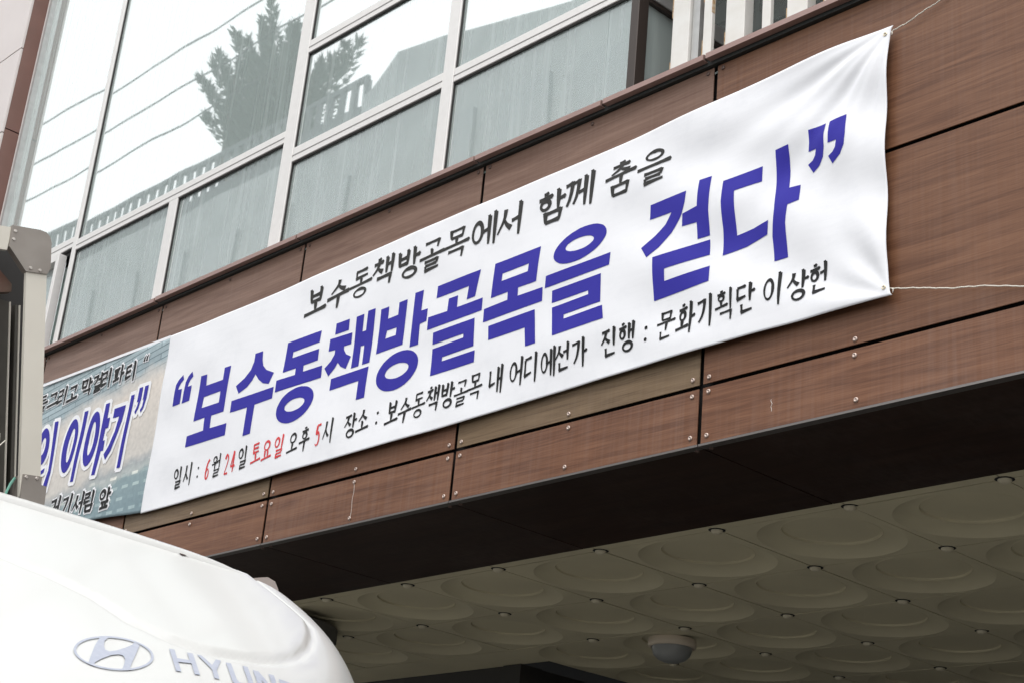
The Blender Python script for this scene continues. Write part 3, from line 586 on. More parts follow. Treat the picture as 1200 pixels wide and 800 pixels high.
([(-3.228,4.212),(-3.065,4.217),(-3.065,4.160),(-3.176,4.158),(-3.166,3.994),(-3.094,3.996),(-3.028,4.005),(-3.033,3.956),(-3.122,3.940),(-3.224,3.937),(-3.224,4.035),(-3.231,4.135)],None),
([(-3.011,4.257),(-2.956,4.259),(-2.957,4.183),(-2.953,4.102),(-2.907,4.098),(-2.909,4.043),(-2.952,4.038),(-2.958,3.974),(-2.949,3.853),(-3.004,3.854),(-3.012,3.943),(-3.005,4.035),(-3.010,4.157)],None),
([(-2.876,4.283),(-2.807,4.284),(-2.811,4.246),(-2.810,4.200),(-2.816,4.167),(-2.832,4.142),(-2.858,4.125),(-2.879,4.160),(-2.859,4.168),(-2.848,4.182),(-2.843,4.203),(-2.877,4.205),(-2.875,4.240)],None),
([(-2.791,4.284),(-2.727,4.289),(-2.726,4.216),(-2.731,4.180),(-2.747,4.151),(-2.778,4.129),(-2.794,4.160),(-2.775,4.168),(-2.764,4.181),(-2.760,4.205),(-2.794,4.206),(-2.793,4.243)],None)]
BIG2 = [([(-7.598,4.221),(-7.586,4.217),(-7.575,4.208),(-7.564,4.195),(-7.555,4.178),(-7.547,4.158),(-7.540,4.136),(-7.536,4.111),(-7.533,4.086),(-7.533,4.060),(-7.534,4.035),(-7.538,4.011),(-7.543,3.989),(-7.551,3.969),(-7.559,3.952),(-7.569,3.939),(-7.580,3.930),(-7.592,3.926),(-7.604,3.926),(-7.616,3.930),(-7.627,3.938),(-7.638,3.951),(-7.648,3.967),(-7.656,3.987),(-7.662,4.009),(-7.667,4.034),(-7.670,4.059),(-7.670,4.085),(-7.669,4.111),(-7.665,4.136),(-7.660,4.158),(-7.652,4.178),(-7.644,4.195),(-7.633,4.208),(-7.622,4.217),(-7.610,4.221)],[(-7.590,4.167),(-7.586,4.165),(-7.581,4.160),(-7.577,4.152),(-7.574,4.142),(-7.571,4.130),(-7.568,4.116),(-7.567,4.101),(-7.566,4.085),(-7.566,4.069),(-7.566,4.053),(-7.568,4.037),(-7.570,4.023),(-7.573,4.010),(-7.576,3.999),(-7.580,3.990),(-7.584,3.984),(-7.589,3.981),(-7.593,3.980),(-7.598,3.983),(-7.602,3.987),(-7.606,3.995),(-7.610,4.005),(-7.613,4.017),(-7.615,4.031),(-7.617,4.046),(-7.618,4.062),(-7.618,4.078),(-7.617,4.095),(-7.616,4.110),(-7.614,4.125),(-7.611,4.138),(-7.607,4.149),(-7.604,4.157),(-7.599,4.163),(-7.595,4.167)]),
([(-7.509,4.243),(-7.470,4.242),(-7.485,3.860),(-7.517,3.862)],None),
([(-7.372,4.218),(-7.361,4.214),(-7.350,4.205),(-7.340,4.192),(-7.331,4.175),(-7.324,4.155),(-7.318,4.133),(-7.314,4.109),(-7.312,4.083),(-7.312,4.058),(-7.315,4.032),(-7.319,4.008),(-7.324,3.986),(-7.332,3.967),(-7.340,3.950),(-7.350,3.937),(-7.361,3.928),(-7.372,3.924),(-7.383,3.923),(-7.395,3.928),(-7.405,3.936),(-7.415,3.949),(-7.424,3.965),(-7.432,3.984),(-7.438,4.006),(-7.441,4.031),(-7.444,4.056),(-7.444,4.082),(-7.442,4.108),(-7.438,4.132),(-7.432,4.155),(-7.425,4.175),(-7.416,4.192),(-7.406,4.205),(-7.395,4.214),(-7.383,4.218)],[(-7.376,4.163),(-7.372,4.161),(-7.367,4.156),(-7.364,4.149),(-7.360,4.139),(-7.358,4.127),(-7.356,4.114),(-7.354,4.099),(-7.353,4.084),(-7.354,4.068),(-7.354,4.052),(-7.356,4.037),(-7.358,4.023),(-7.361,4.011),(-7.365,4.000),(-7.369,3.992),(-7.373,3.986),(-7.377,3.983),(-7.381,3.982),(-7.386,3.985),(-7.390,3.989),(-7.394,3.997),(-7.397,4.006),(-7.400,4.018),(-7.402,4.031),(-7.403,4.046),(-7.404,4.061),(-7.404,4.077),(-7.403,4.093),(-7.402,4.108),(-7.399,4.122),(-7.396,4.135),(-7.393,4.145),(-7.389,4.154),(-7.385,4.160),(-7.380,4.163)]),
([(-7.296,4.243),(-7.258,4.243),(-7.254,4.157),(-7.228,4.158),(-7.226,4.103),(-7.253,4.103),(-7.255,4.038),(-7.236,4.038),(-7.233,3.982),(-7.256,3.983),(-7.267,3.860),(-7.300,3.861)],None),
([(-7.199,4.198),(-7.089,4.197),(-7.098,4.117),(-7.122,4.038),(-7.154,3.967),(-7.194,3.926),(-7.219,3.959),(-7.182,3.999),(-7.149,4.068),(-7.136,4.146),(-7.197,4.147)],None),
([(-7.048,4.238),(-7.015,4.238),(-7.032,3.859),(-7.063,3.860)],None),
([(-6.976,4.263),(-6.942,4.262),(-6.941,4.197),(-6.953,4.150),(-6.972,4.123),(-6.984,4.138),(-6.969,4.166),(-6.964,4.189),(-6.979,4.188)],None),
([(-6.923,4.261),(-6.888,4.261),(-6.889,4.189),(-6.901,4.143),(-6.920,4.122),(-6.932,4.137),(-6.916,4.155),(-6.915,4.195),(-6.923,4.187)],None),
([(-7.902,4.227),(-7.891,4.223),(-7.881,4.216),(-7.871,4.207),(-7.862,4.195),(-7.854,4.180),(-7.847,4.164),(-7.841,4.147),(-7.838,4.129),(-7.836,4.111),(-7.836,4.093),(-7.838,4.076),(-7.841,4.060),(-7.846,4.047),(-7.853,4.035),(-7.861,4.026),(-7.870,4.020),(-7.880,4.018),(-7.891,4.018),(-7.901,4.021),(-7.912,4.027),(-7.922,4.037),(-7.931,4.049),(-7.939,4.063),(-7.946,4.079),(-7.952,4.096),(-7.955,4.114),(-7.957,4.133),(-7.957,4.151),(-7.956,4.168),(-7.952,4.184),(-7.947,4.198),(-7.940,4.210),(-7.932,4.218),(-7.923,4.224),(-7.913,4.227)],[(-7.897,4.171),(-7.893,4.170),(-7.889,4.167),(-7.885,4.163),(-7.882,4.157),(-7.880,4.151),(-7.878,4.143),(-7.877,4.135),(-7.876,4.127),(-7.877,4.118),(-7.878,4.110),(-7.879,4.102),(-7.882,4.094),(-7.885,4.088),(-7.888,4.082),(-7.892,4.078),(-7.896,4.075),(-7.900,4.074),(-7.904,4.074),(-7.908,4.075),(-7.912,4.078),(-7.916,4.082),(-7.919,4.088),(-7.921,4.094),(-7.923,4.102),(-7.924,4.110),(-7.925,4.118),(-7.925,4.127),(-7.924,4.135),(-7.922,4.143),(-7.920,4.151),(-7.917,4.157),(-7.913,4.163),(-7.909,4.167),(-7.905,4.170),(-7.901,4.171)]),
([(-7.829,3.991),(-7.829,3.967),(-7.912,3.942),(-7.927,3.965)],None),
([(-7.821,4.246),(-7.783,4.245),(-7.750,3.951),(-7.763,3.857),(-7.808,3.867),(-7.782,3.969)],None)]
SYL = [(0, 1), (1, 2), (2, 3), (3, 5), (5, 7), (7, 11), (11, 14), (14, 17), (17, 19), (19, 22), (22, 25), (25, 27), (27, 28), (28, 29)]
for a, b in SYL:
    bm = bmesh.new()
    for o_, h_ in HEAD[a:b]: poly_faces(bm, o_, h_)
    lay(bm, 0.0013, 0.012 if min(v.co.x for v in bm.verts) > -4.4 else 0.03); finish('headline_letter', bm, blue, ob)

# small brush-style Hangul, composed from strokes ---------------------
CHO = 'ㄱㄲㄴㄷㄸㄹㅁㅂㅃㅅㅆㅇㅈㅉㅊㅋㅌㅍㅎ'; JUNG = 'ㅏㅐㅑㅒㅓㅔㅕㅖㅗㅘㅙㅚㅛㅜㅝㅞㅟㅠㅡㅢㅣ'
JONG = ['', 'ㄱ', 'ㄲ', 'ㄳ', 'ㄴ', 'ㄵ', 'ㄶ', 'ㄷ', 'ㄹ', 'ㄺ', 'ㄻ', 'ㄼ', 'ㄽ', 'ㄾ', 'ㄿ', 'ㅀ', 'ㅁ', 'ㅂ', 'ㅄ', 'ㅅ', 'ㅆ', 'ㅇ', 'ㅈ', 'ㅊ', 'ㅋ', 'ㅌ', 'ㅍ', 'ㅎ']
def circ(cx, cz, rx, rz): return ('o', [(cx, cz, rx, rz)])
CONS = {
 'ㄱ': [('c', [(.06, .86), (.86, .93), (.80, .62), (.62, .28), (.30, .02)])],
 'ㄱt': [('c', [(.04, .80), (.92, .90), (.84, .10)])],
 'ㄱf': [('c', [(.04, .80), (.92, .88), (.88, .0)])],
 'ㄴ': [('c', [(.10, .95), (.12, .22), (.92, .32)])],
 'ㄷ': [('h', [(.08, .88), (.86, .94)]), ('c', [(.12, .86), (.13, .12), (.95, .24)])],
 'ㄹ': [('c', [(.06, .90), (.88, .96), (.84, .56)]), ('c', [(.12, .50), (.84, .56)]), ('c', [(.12, .50), (.12, .06), (.96, .16)])],
 'ㅁ': [('v', [(.12, .92), (.16, .06)]), ('c', [(.12, .88), (.90, .95), (.84, .04)]), ('h', [(.16, .10), (.84, .14)])],
 'ㅂ': [('v', [(.14, .98), (.18, .04)]), ('v', [(.86, 1.0), (.82, .02)]), ('h', [(.17, .52), (.83, .57)]), ('h', [(.18, .10), (.82, .14)])],
 'ㅅ': [('d', [(.52, 1.0), (.44, .58), (.02, .04)]), ('d2', [(.44, .60), (.66, .34), (.98, .14)])],
 'ㅇ': [circ(.5, .48, .40, .42)],
 'ㅈ': [('h', [(.08, .86), (.92, .94)]), ('d', [(.56, .88), (.44, .50), (.02, .04)]), ('d2', [(.46, .52), (.68, .28), (.98, .10)])],
 'ㅊ': [('h', [(.40, 1.02), (.66, 1.06)]), ('h', [(.08, .74), (.92, .82)]), ('d', [(.56, .76), (.44, .42), (.02, .02)]), ('d2', [(.46, .46), (.68, .24), (.98, .08)])],
 'ㅌ': [('h', [(.08, .90), (.86, .96)]), ('h', [(.14, .52), (.82, .57)]), ('c', [(.12, .90), (.13, .10), (.95, .20)])],
 'ㅍ': [('h', [(.04, .88), (.96, .94)]), ('v', [(.32, .86), (.36, .18)]), ('v', [(.70, .90), (.64, .20)]), ('h', [(.0, .10), (1.0, .20)])],
 'ㅎ': [('h', [(.38, 1.02), (.64, 1.06)]), ('h', [(.06, .74), (.94, .82)]), circ(.5, .32, .30, .30)],
}
VERT = {'ㅏ': [('v', [(.78, 1.04), (.78, -.04)]), ('h', [(.78, .50), (1.02, .56)])],
 'ㅐ': [('v', [(.68, .98), (.68, .0)]), ('v', [(.94, 1.06), (.94, -.06)]), ('h', [(.68, .52), (.94, .56)])],
 'ㅑ': [('v', [(.78, 1.04), (.78, -.04)]), ('h', [(.78, .64), (1.0, .70)]), ('h', [(.78, .36), (1.0, .42)])],
 'ㅓ': [('v', [(.88, 1.06), (.86, -.06)]), ('h', [(.56, .50), (.87, .56)])],
 'ㅔ': [('v', [(.74, .98), (.74, .0)]), ('v', [(.98, 1.06), (.97, -.06)]), ('h', [(.50, .50), (.74, .55)])],
 'ㅣ': [('v', [(.84, 1.06), (.83, -.08)])]}
HORI = {'ㅗ': [('v', [(.5, .95), (.5, .42)]), ('h', [(-.04, .22), (1.04, .44)])],
 'ㅛ': [('v', [(.34, .95), (.34, .40)]), ('v', [(.66, .95), (.66, .44)]), ('h', [(-.04, .22), (1.04, .42)])],
 'ㅜ': [('h', [(-.04, .70), (1.04, .92)]), ('v', [(.54, .80), (.52, -.15)])],
 'ㅡ': [('h', [(-.04, .40), (1.04, .62)])]}
SPLIT = {'ㅘ': ('ㅗ', 'ㅏ'), 'ㅚ': ('ㅗ', 'ㅣ'), 'ㅝ': ('ㅜ', 'ㅓ'), 'ㅢ': ('ㅡ', 'ㅣ'), 'ㅟ': ('ㅜ', 'ㅣ')}
def put(strokes, x0, x1, y0, y1):
    r_ = []
    for k, pts in strokes:
        if k == 'o':
            cx, cz, rx, rz = pts[0]; r_.append((k, [(x0+cx*(x1-x0), y0+cz*(y1-y0), rx*(x1-x0), rz*(y1-y0))]))
        else: r_.append((k, [(x0+a*(x1-x0), y0+b*(y1-y0)) for a, b in pts]))
    return r_
def syllable(ch):
    if ch == ':': return [('o', [(.5, .22, .05, .05)]), ('o', [(.5, .66, .05, .05)])]
    if ch == '6': return [('d', [(.78, .98), (.45, .80), (.24, .42), (.30, .12), (.52, .02), (.74, .14), (.76, .38), (.56, .52), (.32, .40)])]
    if ch == '2': return [('d', [(.22, .78), (.42, .98), (.70, .90), (.74, .66), (.22, .04)]), ('h', [(.20, .05), (.80, .05)])]
    if ch == '4': return [('d', [(.66, 1.0), (.14, .30)]), ('h', [(.14, .30), (.90, .30)]), ('v', [(.66, 1.0), (.60, .0)])]
    if ch == '5': return [('h', [(.34, .95), (.86, .97)]), ('d', [(.36, .95), (.28, .56), (.58, .62), (.76, .40), (.66, .12), (.40, .02), (.18, .10)])]
    n = ord(ch)-0xAC00; i, md, f = CHO[n//588], JUNG[(n % 588)//28], JONG[n % 28]
    S = []; fin = bool(f)
    def cons(c, *b, top=False, final=False):
        if c == 'ㄲ':
            w2 = (b[1]-b[0])
            return put(CONS['ㄱ'], b[0]-.02, b[0]+w2*.56, b[2], b[3]) + put(CONS['ㄱ'], b[0]+w2*.46, b[1]+.02, b[2], b[3])
        key = c
        if c == 'ㄱ' and final: key = 'ㄱf'
        elif c == 'ㄱ' and top: key = 'ㄱt'
        return put(CONS[key], *b)
    if md in VERT:
        lo = .44 if fin else .0
        S += cons(i, .0, .56 if md not in 'ㅐㅔ' else .50, lo+(.04 if fin else .14), .98 if not fin else 1.0)
        S += put(VERT[md], 0, 1, lo-(.02 if fin else 0), 1.0)
        if fin: S += cons(f, .22, .96, -.02, .36, final=True)
    elif md in HORI:
        if fin:
            S += cons(i, .16, .84, .70, 1.02, top=True); S += put(HORI[md], 0, 1, .36, .70); S += cons(f, .16, .86, -.04, .32, final=True)
        else:
            S += cons(i, .14, .86, .50, 1.0, top=True); S += put(HORI[md], 0, 1, -.02, .50)
    else:
        a, b_ = SPLIT[md]; lo = .40 if fin else .0
        S += cons(i, .06, .58, lo+.28 if fin else .46, 1.0, top=True); S += put(HORI[a], -.02, .66, lo-.02 if fin else .06, lo+.30 if fin else .46)
        S += put(VERT[b_], 0.04, 1.04, lo-.02, 1.02)
        if fin: S += cons(f, .22, .96, -.04, .32, final=True)
    return S
LEV = [0]
def ribbon(bm, P, W, lift):
    """strip through the points P with widths W, in the x-z plane; y holds the lift"""
    n = len(P); L_ = []; Rr = []
    for i in range(n):
        a = P[max(0, i-1)]; b = P[min(n-1, i+1)]; t = (b-a); t = t.normalized() if t.length > 1e-9 else Vector((1, 0)); nn = Vector((-t.y, t.x))*W[i]/2
        p = P[i]+nn; L_.append(bm.verts.new((p.x, lift, p.y))); p = P[i]-nn; Rr.append(bm.verts.new((p.x, lift, p.y)))
    for i in range(n-1): bm.faces.new((L_[i], L_[i+1], Rr[i+1], Rr[i]))
def smooth_pts(pts, n=5):
    if len(pts) < 3: return [Vector(pts[0]).lerp(Vector(pts[1]), k/4) for k in range(5)]
    o_ = []
    P = [Vector(p) for p in pts]; P = [2*P[0]-P[1]] + P + [2*P[-1]-P[-2]]
    for i in range(1, len(P)-2):
        for k in range(n):
            t = k/n; a, b, c, d = P[i-1:i+3]
            o_.append(0.5*((2*b)+(c-a)*t+(2*a-5*b+4*c-d)*t*t+(3*b-a-3*c+d)*t**3))
    o_.append(P[-2]); return o_
def draw(bm, ch, cx, cz, wd, ht, sw, grow=0.0, slant=0.0):
    if ch > '가' and (ord(ch)-0xAC00) % 28 and JUNG[((ord(ch)-0xAC00) % 588)//28] not in VERT: sw *= 0.8
    for k, pts in syllable(ch):
        LEV[0] = (LEV[0]+1) % 12; lift = 0.00005*LEV[0]
        T_ = lambda a, b: Vector((cx+(a-.5)*wd+slant*(b-.5)*ht, cz+(b-.5)*ht))
        if k == 'o':
            a, b, rx, rz = pts[0]
            if rx <= .06:
                c_ = T_(a, b); n = 12; rr = sw*0.62+grow/2
                vs_ = [bm.verts.new((c_.x+rr*math.cos(2*math.pi*q/n), lift, c_.y+rr*math.sin(2*math.pi*q/n))) for q in range(n)]; bm.faces.new(vs_); continue
            n = 22; c1, c2 = [], []
            for q in range(n):
                t = 2*math.pi*q/n; wv = sw*(0.95+0.25*math.cos(t-0.8))+grow
                p = T_(a+rx*math.cos(t), b+rz*math.sin(t)); d_ = Vector((rx*wd*math.cos(t), rz*ht*math.sin(t))).normalized()
                e1 = p+d_*wv/2; e2 = p-d_*wv/2
                c1.append(bm.verts.new((e1.x, lift, e1.y))); c2.append(bm.verts.new((e2.x, lift, e2.y)))
            for q in range(n): bm.faces.new((c1[q], c1[(q+1) % n], c2[(q+1) % n], c2[q]))
            continue
        if k in ('c',):   # straight legs with crisp turns
            P = [T_(a, b) for a, b in pts]
            if len(P) > 3: P = [P[0], P[1]] + smooth_pts([tuple(p) for p in P[1:]], 3)[1:]
            seg1 = [P[0].lerp(P[1], t) for t in (0, .25, .5, .75, 1)]
            ribbon(bm, seg1, [q*sw+grow for q in (1.05, .82, .78, .85, 1.1)], lift)
            if len(P) == 2: continue
            rest = P[1:]; dirn = (rest[1]-rest[0]).normalized(); rest = [rest[0]-dirn*sw*0.35] + rest[1:]
            if len(rest) == 2: rest = [rest[0].lerp(rest[1], t) for t in (0, .3, .65, 1)]
            nn = len(rest); ribbon(bm, rest, [sw*(1.25-0.55*i/(nn-1))+grow for i in range(nn)], lift+0.00002)
            continue
        P = smooth_pts([T_(a, b) for a, b in pts]); n = len(P); f = [i/(n-1) for i in range(n)]
        d0 = (P[1]-P[0]).normalized(); P[0] = P[0]-d0*grow/2; d1 = (P[-1]-P[-2]).normalized(); P[-1] = P[-1]+d1*grow/2
        if k == 'h': Wd = [sw*(1.0-0.75*t+0.95*t*t)+grow for t in f]
        elif k == 'v': Wd = [sw*(1.35-0.35*t-0.35*t**4)+grow for t in f]
        elif k == 'd': Wd = [sw*(1.30-0.80*t)+grow for t in f]
        else: Wd = [sw*(0.55+0.85*t)+grow for t in f]
        ribbon(bm, P, Wd, lift)
        if k == 'v':   # brush head
            p = P[0]; s_ = sw*0.82+grow/2; vs_ = [bm.verts.new((p.x+q[0]*s_, lift+0.00002, p.y+q[1]*s_)) for q in ((-1.0, .42), (.05, .62), (.62, -.25), (-.5, -.5))]; bm.faces.new(vs_)
        if k == 'h':   # brush press at the end
            p = P[-1]; s_ = sw*0.66+grow/2; vs_ = [bm.verts.new((p.x+q[0]*s_, lift+0.00002, p.y+q[1]*s_)) for q in ((-.9, .35), (.0, .8), (.65, .05), (.1, -.75), (-.8, -.45))]; bm.faces.new(vs_)
def text_line(name, items, mt, parent, wd, ht, sw, grow=0.0, off=0.0016, slant=0.0):
    for ch, x, z in items:
        bm = bmesh.new(); draw(bm, ch, x, z, wd*(0.6 if ch in '2456' else 1), ht, sw, grow, slant)
        lay(bm, off, 0.0); finish(name, bm, mt, parent)
L1 = [('보',-5.5502,4.3631),('수',-5.3885,4.3662),('동',-5.2318,4.3691),('책',-5.0814,4.3802),('방',-4.9122,4.3692),('골',-4.7613,4.3696),('목',-4.6135,4.3771),('에',-4.4522,4.3811),('서',-4.2983,4.3818),('함',-4.0769,4.3730),('께',-3.9304,4.3918),('춤',-3.7178,4.3803),('을',-3.5566,4.3795)]
L3 = [('일',-6.4745,3.7120),('시',-6.3891,3.7163),(':',-6.3043,3.7183),('6',-6.2257,3.7130),('월',-6.1543,3.7169),('2',-6.0667,3.7078),('4',-6.0173,3.7112),('일',-5.9422,3.7159),('토',-5.8382,3.7172),('요',-5.7546,3.7159),('일',-5.6635,3.7168),('오',-5.5609,3.7135),('후',-5.4768,3.7170),('5',-5.3814,3.7162),('시',-5.3120,3.7200),('장',-5.1678,3.7148),('소',-5.0880,3.7215),(':',-4.9949,3.7233),('보',-4.9023,3.7177),('수',-4.8234,3.7199),('동',-4.7404,3.7210),('책',-4.6572,3.7270),('방',-4.5718,3.7251),('골',-4.4924,3.7207),('목',-4.4162,3.7288),('내',-4.3005,3.7297),('어',-4.1883,3.7358),('디',-4.1093,3.7352),('에',-4.0208,3.7337),('선',-3.9452,3.7364),('가',-3.8621,3.7355),('진',-3.7176,3.7391),('행',-3.6351,3.7405),(':',-3.5444,3.7394),('문',-3.4559,3.7415),('화',-3.3694,3.7451),('기',-3.2830,3.7482),('획',-3.1981,3.7466),('단',-3.1100,3.7468),('이',-3.0002,3.7511),('상',-2.9097,3.7421),('헌',-2.8313,3.7460)]
LL = [('들',-8.0195,4.3878),('그',-7.9078,4.3854),('리',-7.8022,4.3872),('고',-7.6902,4.3807),('막',-7.5483,4.3873),('걸',-7.4356,4.3863),('리',-7.3414,4.3889),('파',-7.2162,4.3811),('티',-7.0925,4.3702)]
LB = [('거',-7.6183,3.7405),('기',-7.4944,3.7328),('서',-7.3790,3.7256),('림',-7.2752,3.7187),('앞',-7.1212,3.7117)]
text_line('subtitle_letter', L1, inkg, ob, 0.140, 0.122, 0.0178)
REDI = {3, 5, 6, 8, 9, 10, 13}
text_line('detail_letter', [t for i, t in enumerate(L3) if i not in REDI and i < 15], ink, ob, 0.066, 0.094, 0.0098)
text_line('place_letter', [t for i, t in enumerate(L3) if i >= 15], ink, ob, 0.072, 0.098, 0.0109)
text_line('date_letter', [t for i, t in enumerate(L3) if i in REDI], red, ob, 0.068, 0.094, 0.0096)
text_line('letter_outline', LL, wht, ob2, 0.100, 0.090, 0.0160, grow=0.014, off=0.0022)
text_line('line_letter', LL, ink, ob2, 0.100, 0.090, 0.0160, off=0.0045)
text_line('letter_outline', LB, wht, ob2, 0.10, 0.100, 0.0165, grow=0.016, off=0.0022)
text_line('place_letter', LB, ink, ob2, 0.10, 0.100, 0.0165, off=0.0045)
bm = bmesh.new()
for o_, h_ in BIG2:
    for lp in (o_, h_):
        if not lp: continue
        P = [Vector(p) for p in lp]; P = P + [P[0]]; Q = []
        for a, b in zip(P, P[1:]): Q += [a, a.lerp(b, .5)]
        for a, b in zip(P, P[1:]):
            LEV[0] = (LEV[0]+1) % 12; d = (b-a); d = d.normalized()*0.012 if d.length > 1e-6 else d
            ribbon(bm, [a-d, b+d], [0.042, 0.042], 0.00008*LEV[0])
lay(bm, 0.0022, 0.03); finish('headline_outline', bm, wht, ob2)
for a, b in ((0, 2), (2, 4), (4, 6), (6, 7), (7, 8), (8, 11)):
    bm = bmesh.new()
    for o_, h_ in BIG2[a:b]: poly_faces(bm, o_, h_)
    lay(bm, 0.0045, 0.03); finish('headline_letter', bm, blue, ob2)
# small opening quotation mark after the upper line
for mt_, gr, of in ((wht, 0.016, 0.0022), (ink, 0.0, 0.0045)):
    bm = bmesh.new()
    for dx in (-0.011, 0.013):
        ribbon(bm, [Vector((-6.955+dx+0.010, 4.432+gr*.3)), Vector((-6.955+dx-0.004, 4.420)), Vector((-6.955+dx-0.006, 4.400-gr*.3))], [0.004+gr, 0.011+gr, 0.016+gr], 0.0001*(dx > 0))
    lay(bm, of, 0.0); finish('quotation_mark', bm, mt_, ob2)

# twine ties ---------------------------------------------------------
tw_m = mat('white_twine', (0.72, 0.68, 0.60), 0.85, bump=(300, 0.5))
def twine(name, pts, label):
    bm = bmesh.new(); P = smooth_pts(pts_2 := [(p[0], p[1]) for p in pts], 14); nz_ = noise1(len(pts)+3); tube_pts = []
    for i, p in enumerate(P):
        t = i/len(P); tube_pts.append((p.x+0.0012*nz_(t*60), -0.022+0.014*t+0.001*nz_(t*45+3), p.y+0.0016*nz_(t*70+1)))
    tube(bm, tube_pts, 0.0021, 5)
    k = tube_pts[8]; tube(bm, [(k[0], k[1]-0.002, k[2]), (k[0]+0.006, k[1]-0.005, k[2]-0.006), (k[0]+0.005, k[1]-0.006, k[2]-0.016)], 0.0018, 5)
    o = from_bm(name, bm, tw_m, None, smooth=True); tag(o, label, 'string', 'twine ties of the banner'); return o
twine('banner_twine', [(-2.583, 4.530), (-2.555, 4.540), (-2.507, 4.549), (-2.451, 4.569), (-2.405, 4.581), (-2.30, 4.625), (-2.20, 4.69)], 'twisted white twine tied to the banner\'s upper right corner')
twine('banner_twine', [(-2.583, 3.651), (-2.545, 3.642), (-2.46, 3.622), (-2.373, 3.599), (-2.263, 3.578), (-2.131, 3.543), (-1.9, 3.49), (-1.7, 3.45)], 'taut white twine tied to the banner\'s lower right corner')

# ------------------------------------------------------------------ truck
trk = empty('delivery_truck', 'white delivery truck with roof wind deflector parked along the building', 'truck'); 
paint = mat('white_truck_paint', (0.64, 0.64, 0.625), 0.35, coat=0.3, noise=(2.4, 0.5), col2=(0.59, 0.59, 0.57), bump=(7, 0.012))
FX, FY, HWD, FL, FN = -2.30, -3.75+0.60, 1.103, 0.807, 1.8
ZB = 1.515
def fair_q(x, y):
    a = abs((y-FY)/HWD); b = max(0, (x-FX)/FL); return (a**FN+b**FN)**(1/FN)
EMB = [(-2.0016,-2.8362),(-1.984,-2.8065),(-1.9748,-2.7856),(-1.9541,-2.7571),(-1.9304,-2.7299),(-1.8777,-2.7043),(-1.8479,-2.6554),(-1.8407,-2.5936),(-1.8641,-2.5111),(-1.8903,-2.4546),(-1.9318,-2.3982),(-1.9928,-2.3381),(-2.0581,-2.2882),(-2.1201,-2.2519),(-2.2399999999999998,-2.2519),(-2.5999999999999996,-2.2519),(-2.5999999999999996,-4.6),(-2.0216,-4.6)]
def inside(p, poly):
    c_ = False
    for i in range(len(poly)):
        a, b = poly[i-1], poly[i]
        if (a[1] > p[1]) != (b[1] > p[1]) and p[0] < (b[0]-a[0])*(p[1]-a[1])/(b[1]-a[1])+a[0]: c_ = not c_
    return c_
def sdist(p, poly):
    d = 9
    for i in range(len(poly)):
        a = Vector(poly[i-1]); b = Vector(poly[i]); P = Vector(p); ab = b-a; t = max(0, min(1, (P-a).dot(ab)/ab.length_squared)); d = min(d, (P-a-ab*t).length)
    return d if inside(p, poly) else -d
def fair_z0(x, y):
    q = min(1, fair_q(x, y)); pl = 2.239 - 0.565*(x-FX) + 0.014*math.sin(math.pi*min(1, max(0, (x-FX)/FL))) - 0.0213*((y-FY)/HWD)**2
    return ZB + (pl-ZB)*max(0, 1-q**24.5)**0.5
def emboss(d): return 0.004*sstep(-0.008, 0.008, d) - 0.006*math.exp(-(d/0.0065)**2)
def fair_z(x, y):
    return fair_z0(x, y) + emboss(sdist((x, y), EMB))*(1-sstep(0.955, 0.99, fair_q(x, y)))
bm = bmesh.new(); NQ, NA = 170, 280; rows_ = []
for i in range(NQ+1):
    q = (i/NQ); q = 1-(1-q)**1.4; row = []
    for k in range(NA+1):
        th = math.pi*k/NA; c_, s_ = math.cos(th), math.sin(th)
        sc_ = 1/((abs(c_)**FN+abs(s_)**FN)**(1/FN)); y = FY+HWD*c_*sc_*q; x = FX+FL*max(0, s_)*sc_*q
        row.append(bm.verts.new((x, y, fair_z(x, y))))
    rows_.append(row)
for i in range(NQ):
    for k in range(NA): bm.faces.new((rows_[i][k], rows_[i][k+1], rows_[i+1][k+1], rows_[i+1][k]))
bmesh.ops.remove_doubles(bm, verts=bm.verts, dist=1e-4)
fairing = from_bm('roof_deflector', bm, paint, trk, smooth=True)
# rolled rear lip of the deflector
bm = bmesh.new(); secs = []
for k in range(81):
    a = -1+2*k/80; y = FY+0.990*a; e = max(0, 1-abs(a)**16)**.5
    zt = fair_z0(FX+0.02, y); zl = fair_z0(FX, y)-0.10
    secs.append([bm.verts.new(p) for p in ((FX+0.022, y, zl), (FX+0.022, y, zl+(zt+0.002-zl)*e), (FX+0.018, y, zl+(zt+0.012-zl)*e), (FX-0.01, y, zl+(zt+0.024-zl)*e), (FX-0.04, y, zl+(zt+0.022-zl)*e), (FX-0.05, y, zl+(zt-zl)*e), (FX-0.05, y, 1.56))])
for a, b in zip(secs, secs[1:]):
    for q in range(6): bm.faces.new((a[q], a[q+1], b[q+1], b[q]))
from_bm('deflector_lip', bm, paint, trk, smooth=True)
# dark chip in the paint
bm = bmesh.new(); cxp, cyp = (-2.2811,-2.4055)
vs_ = [bm.verts.new((cxp+a, cyp+b, fair_z(cxp+a, cyp+b)+0.002)) for a, b in ((-.012, -.007), (.010, -.004), (.006, .001), (.012, .008), (-.008, .004), (-.018, .001))]; bm.faces.new(vs_)
from_bm('paint_chip', bm, mat('chip_dark', (0.04, 0.015, 0.012), 0.8), trk)
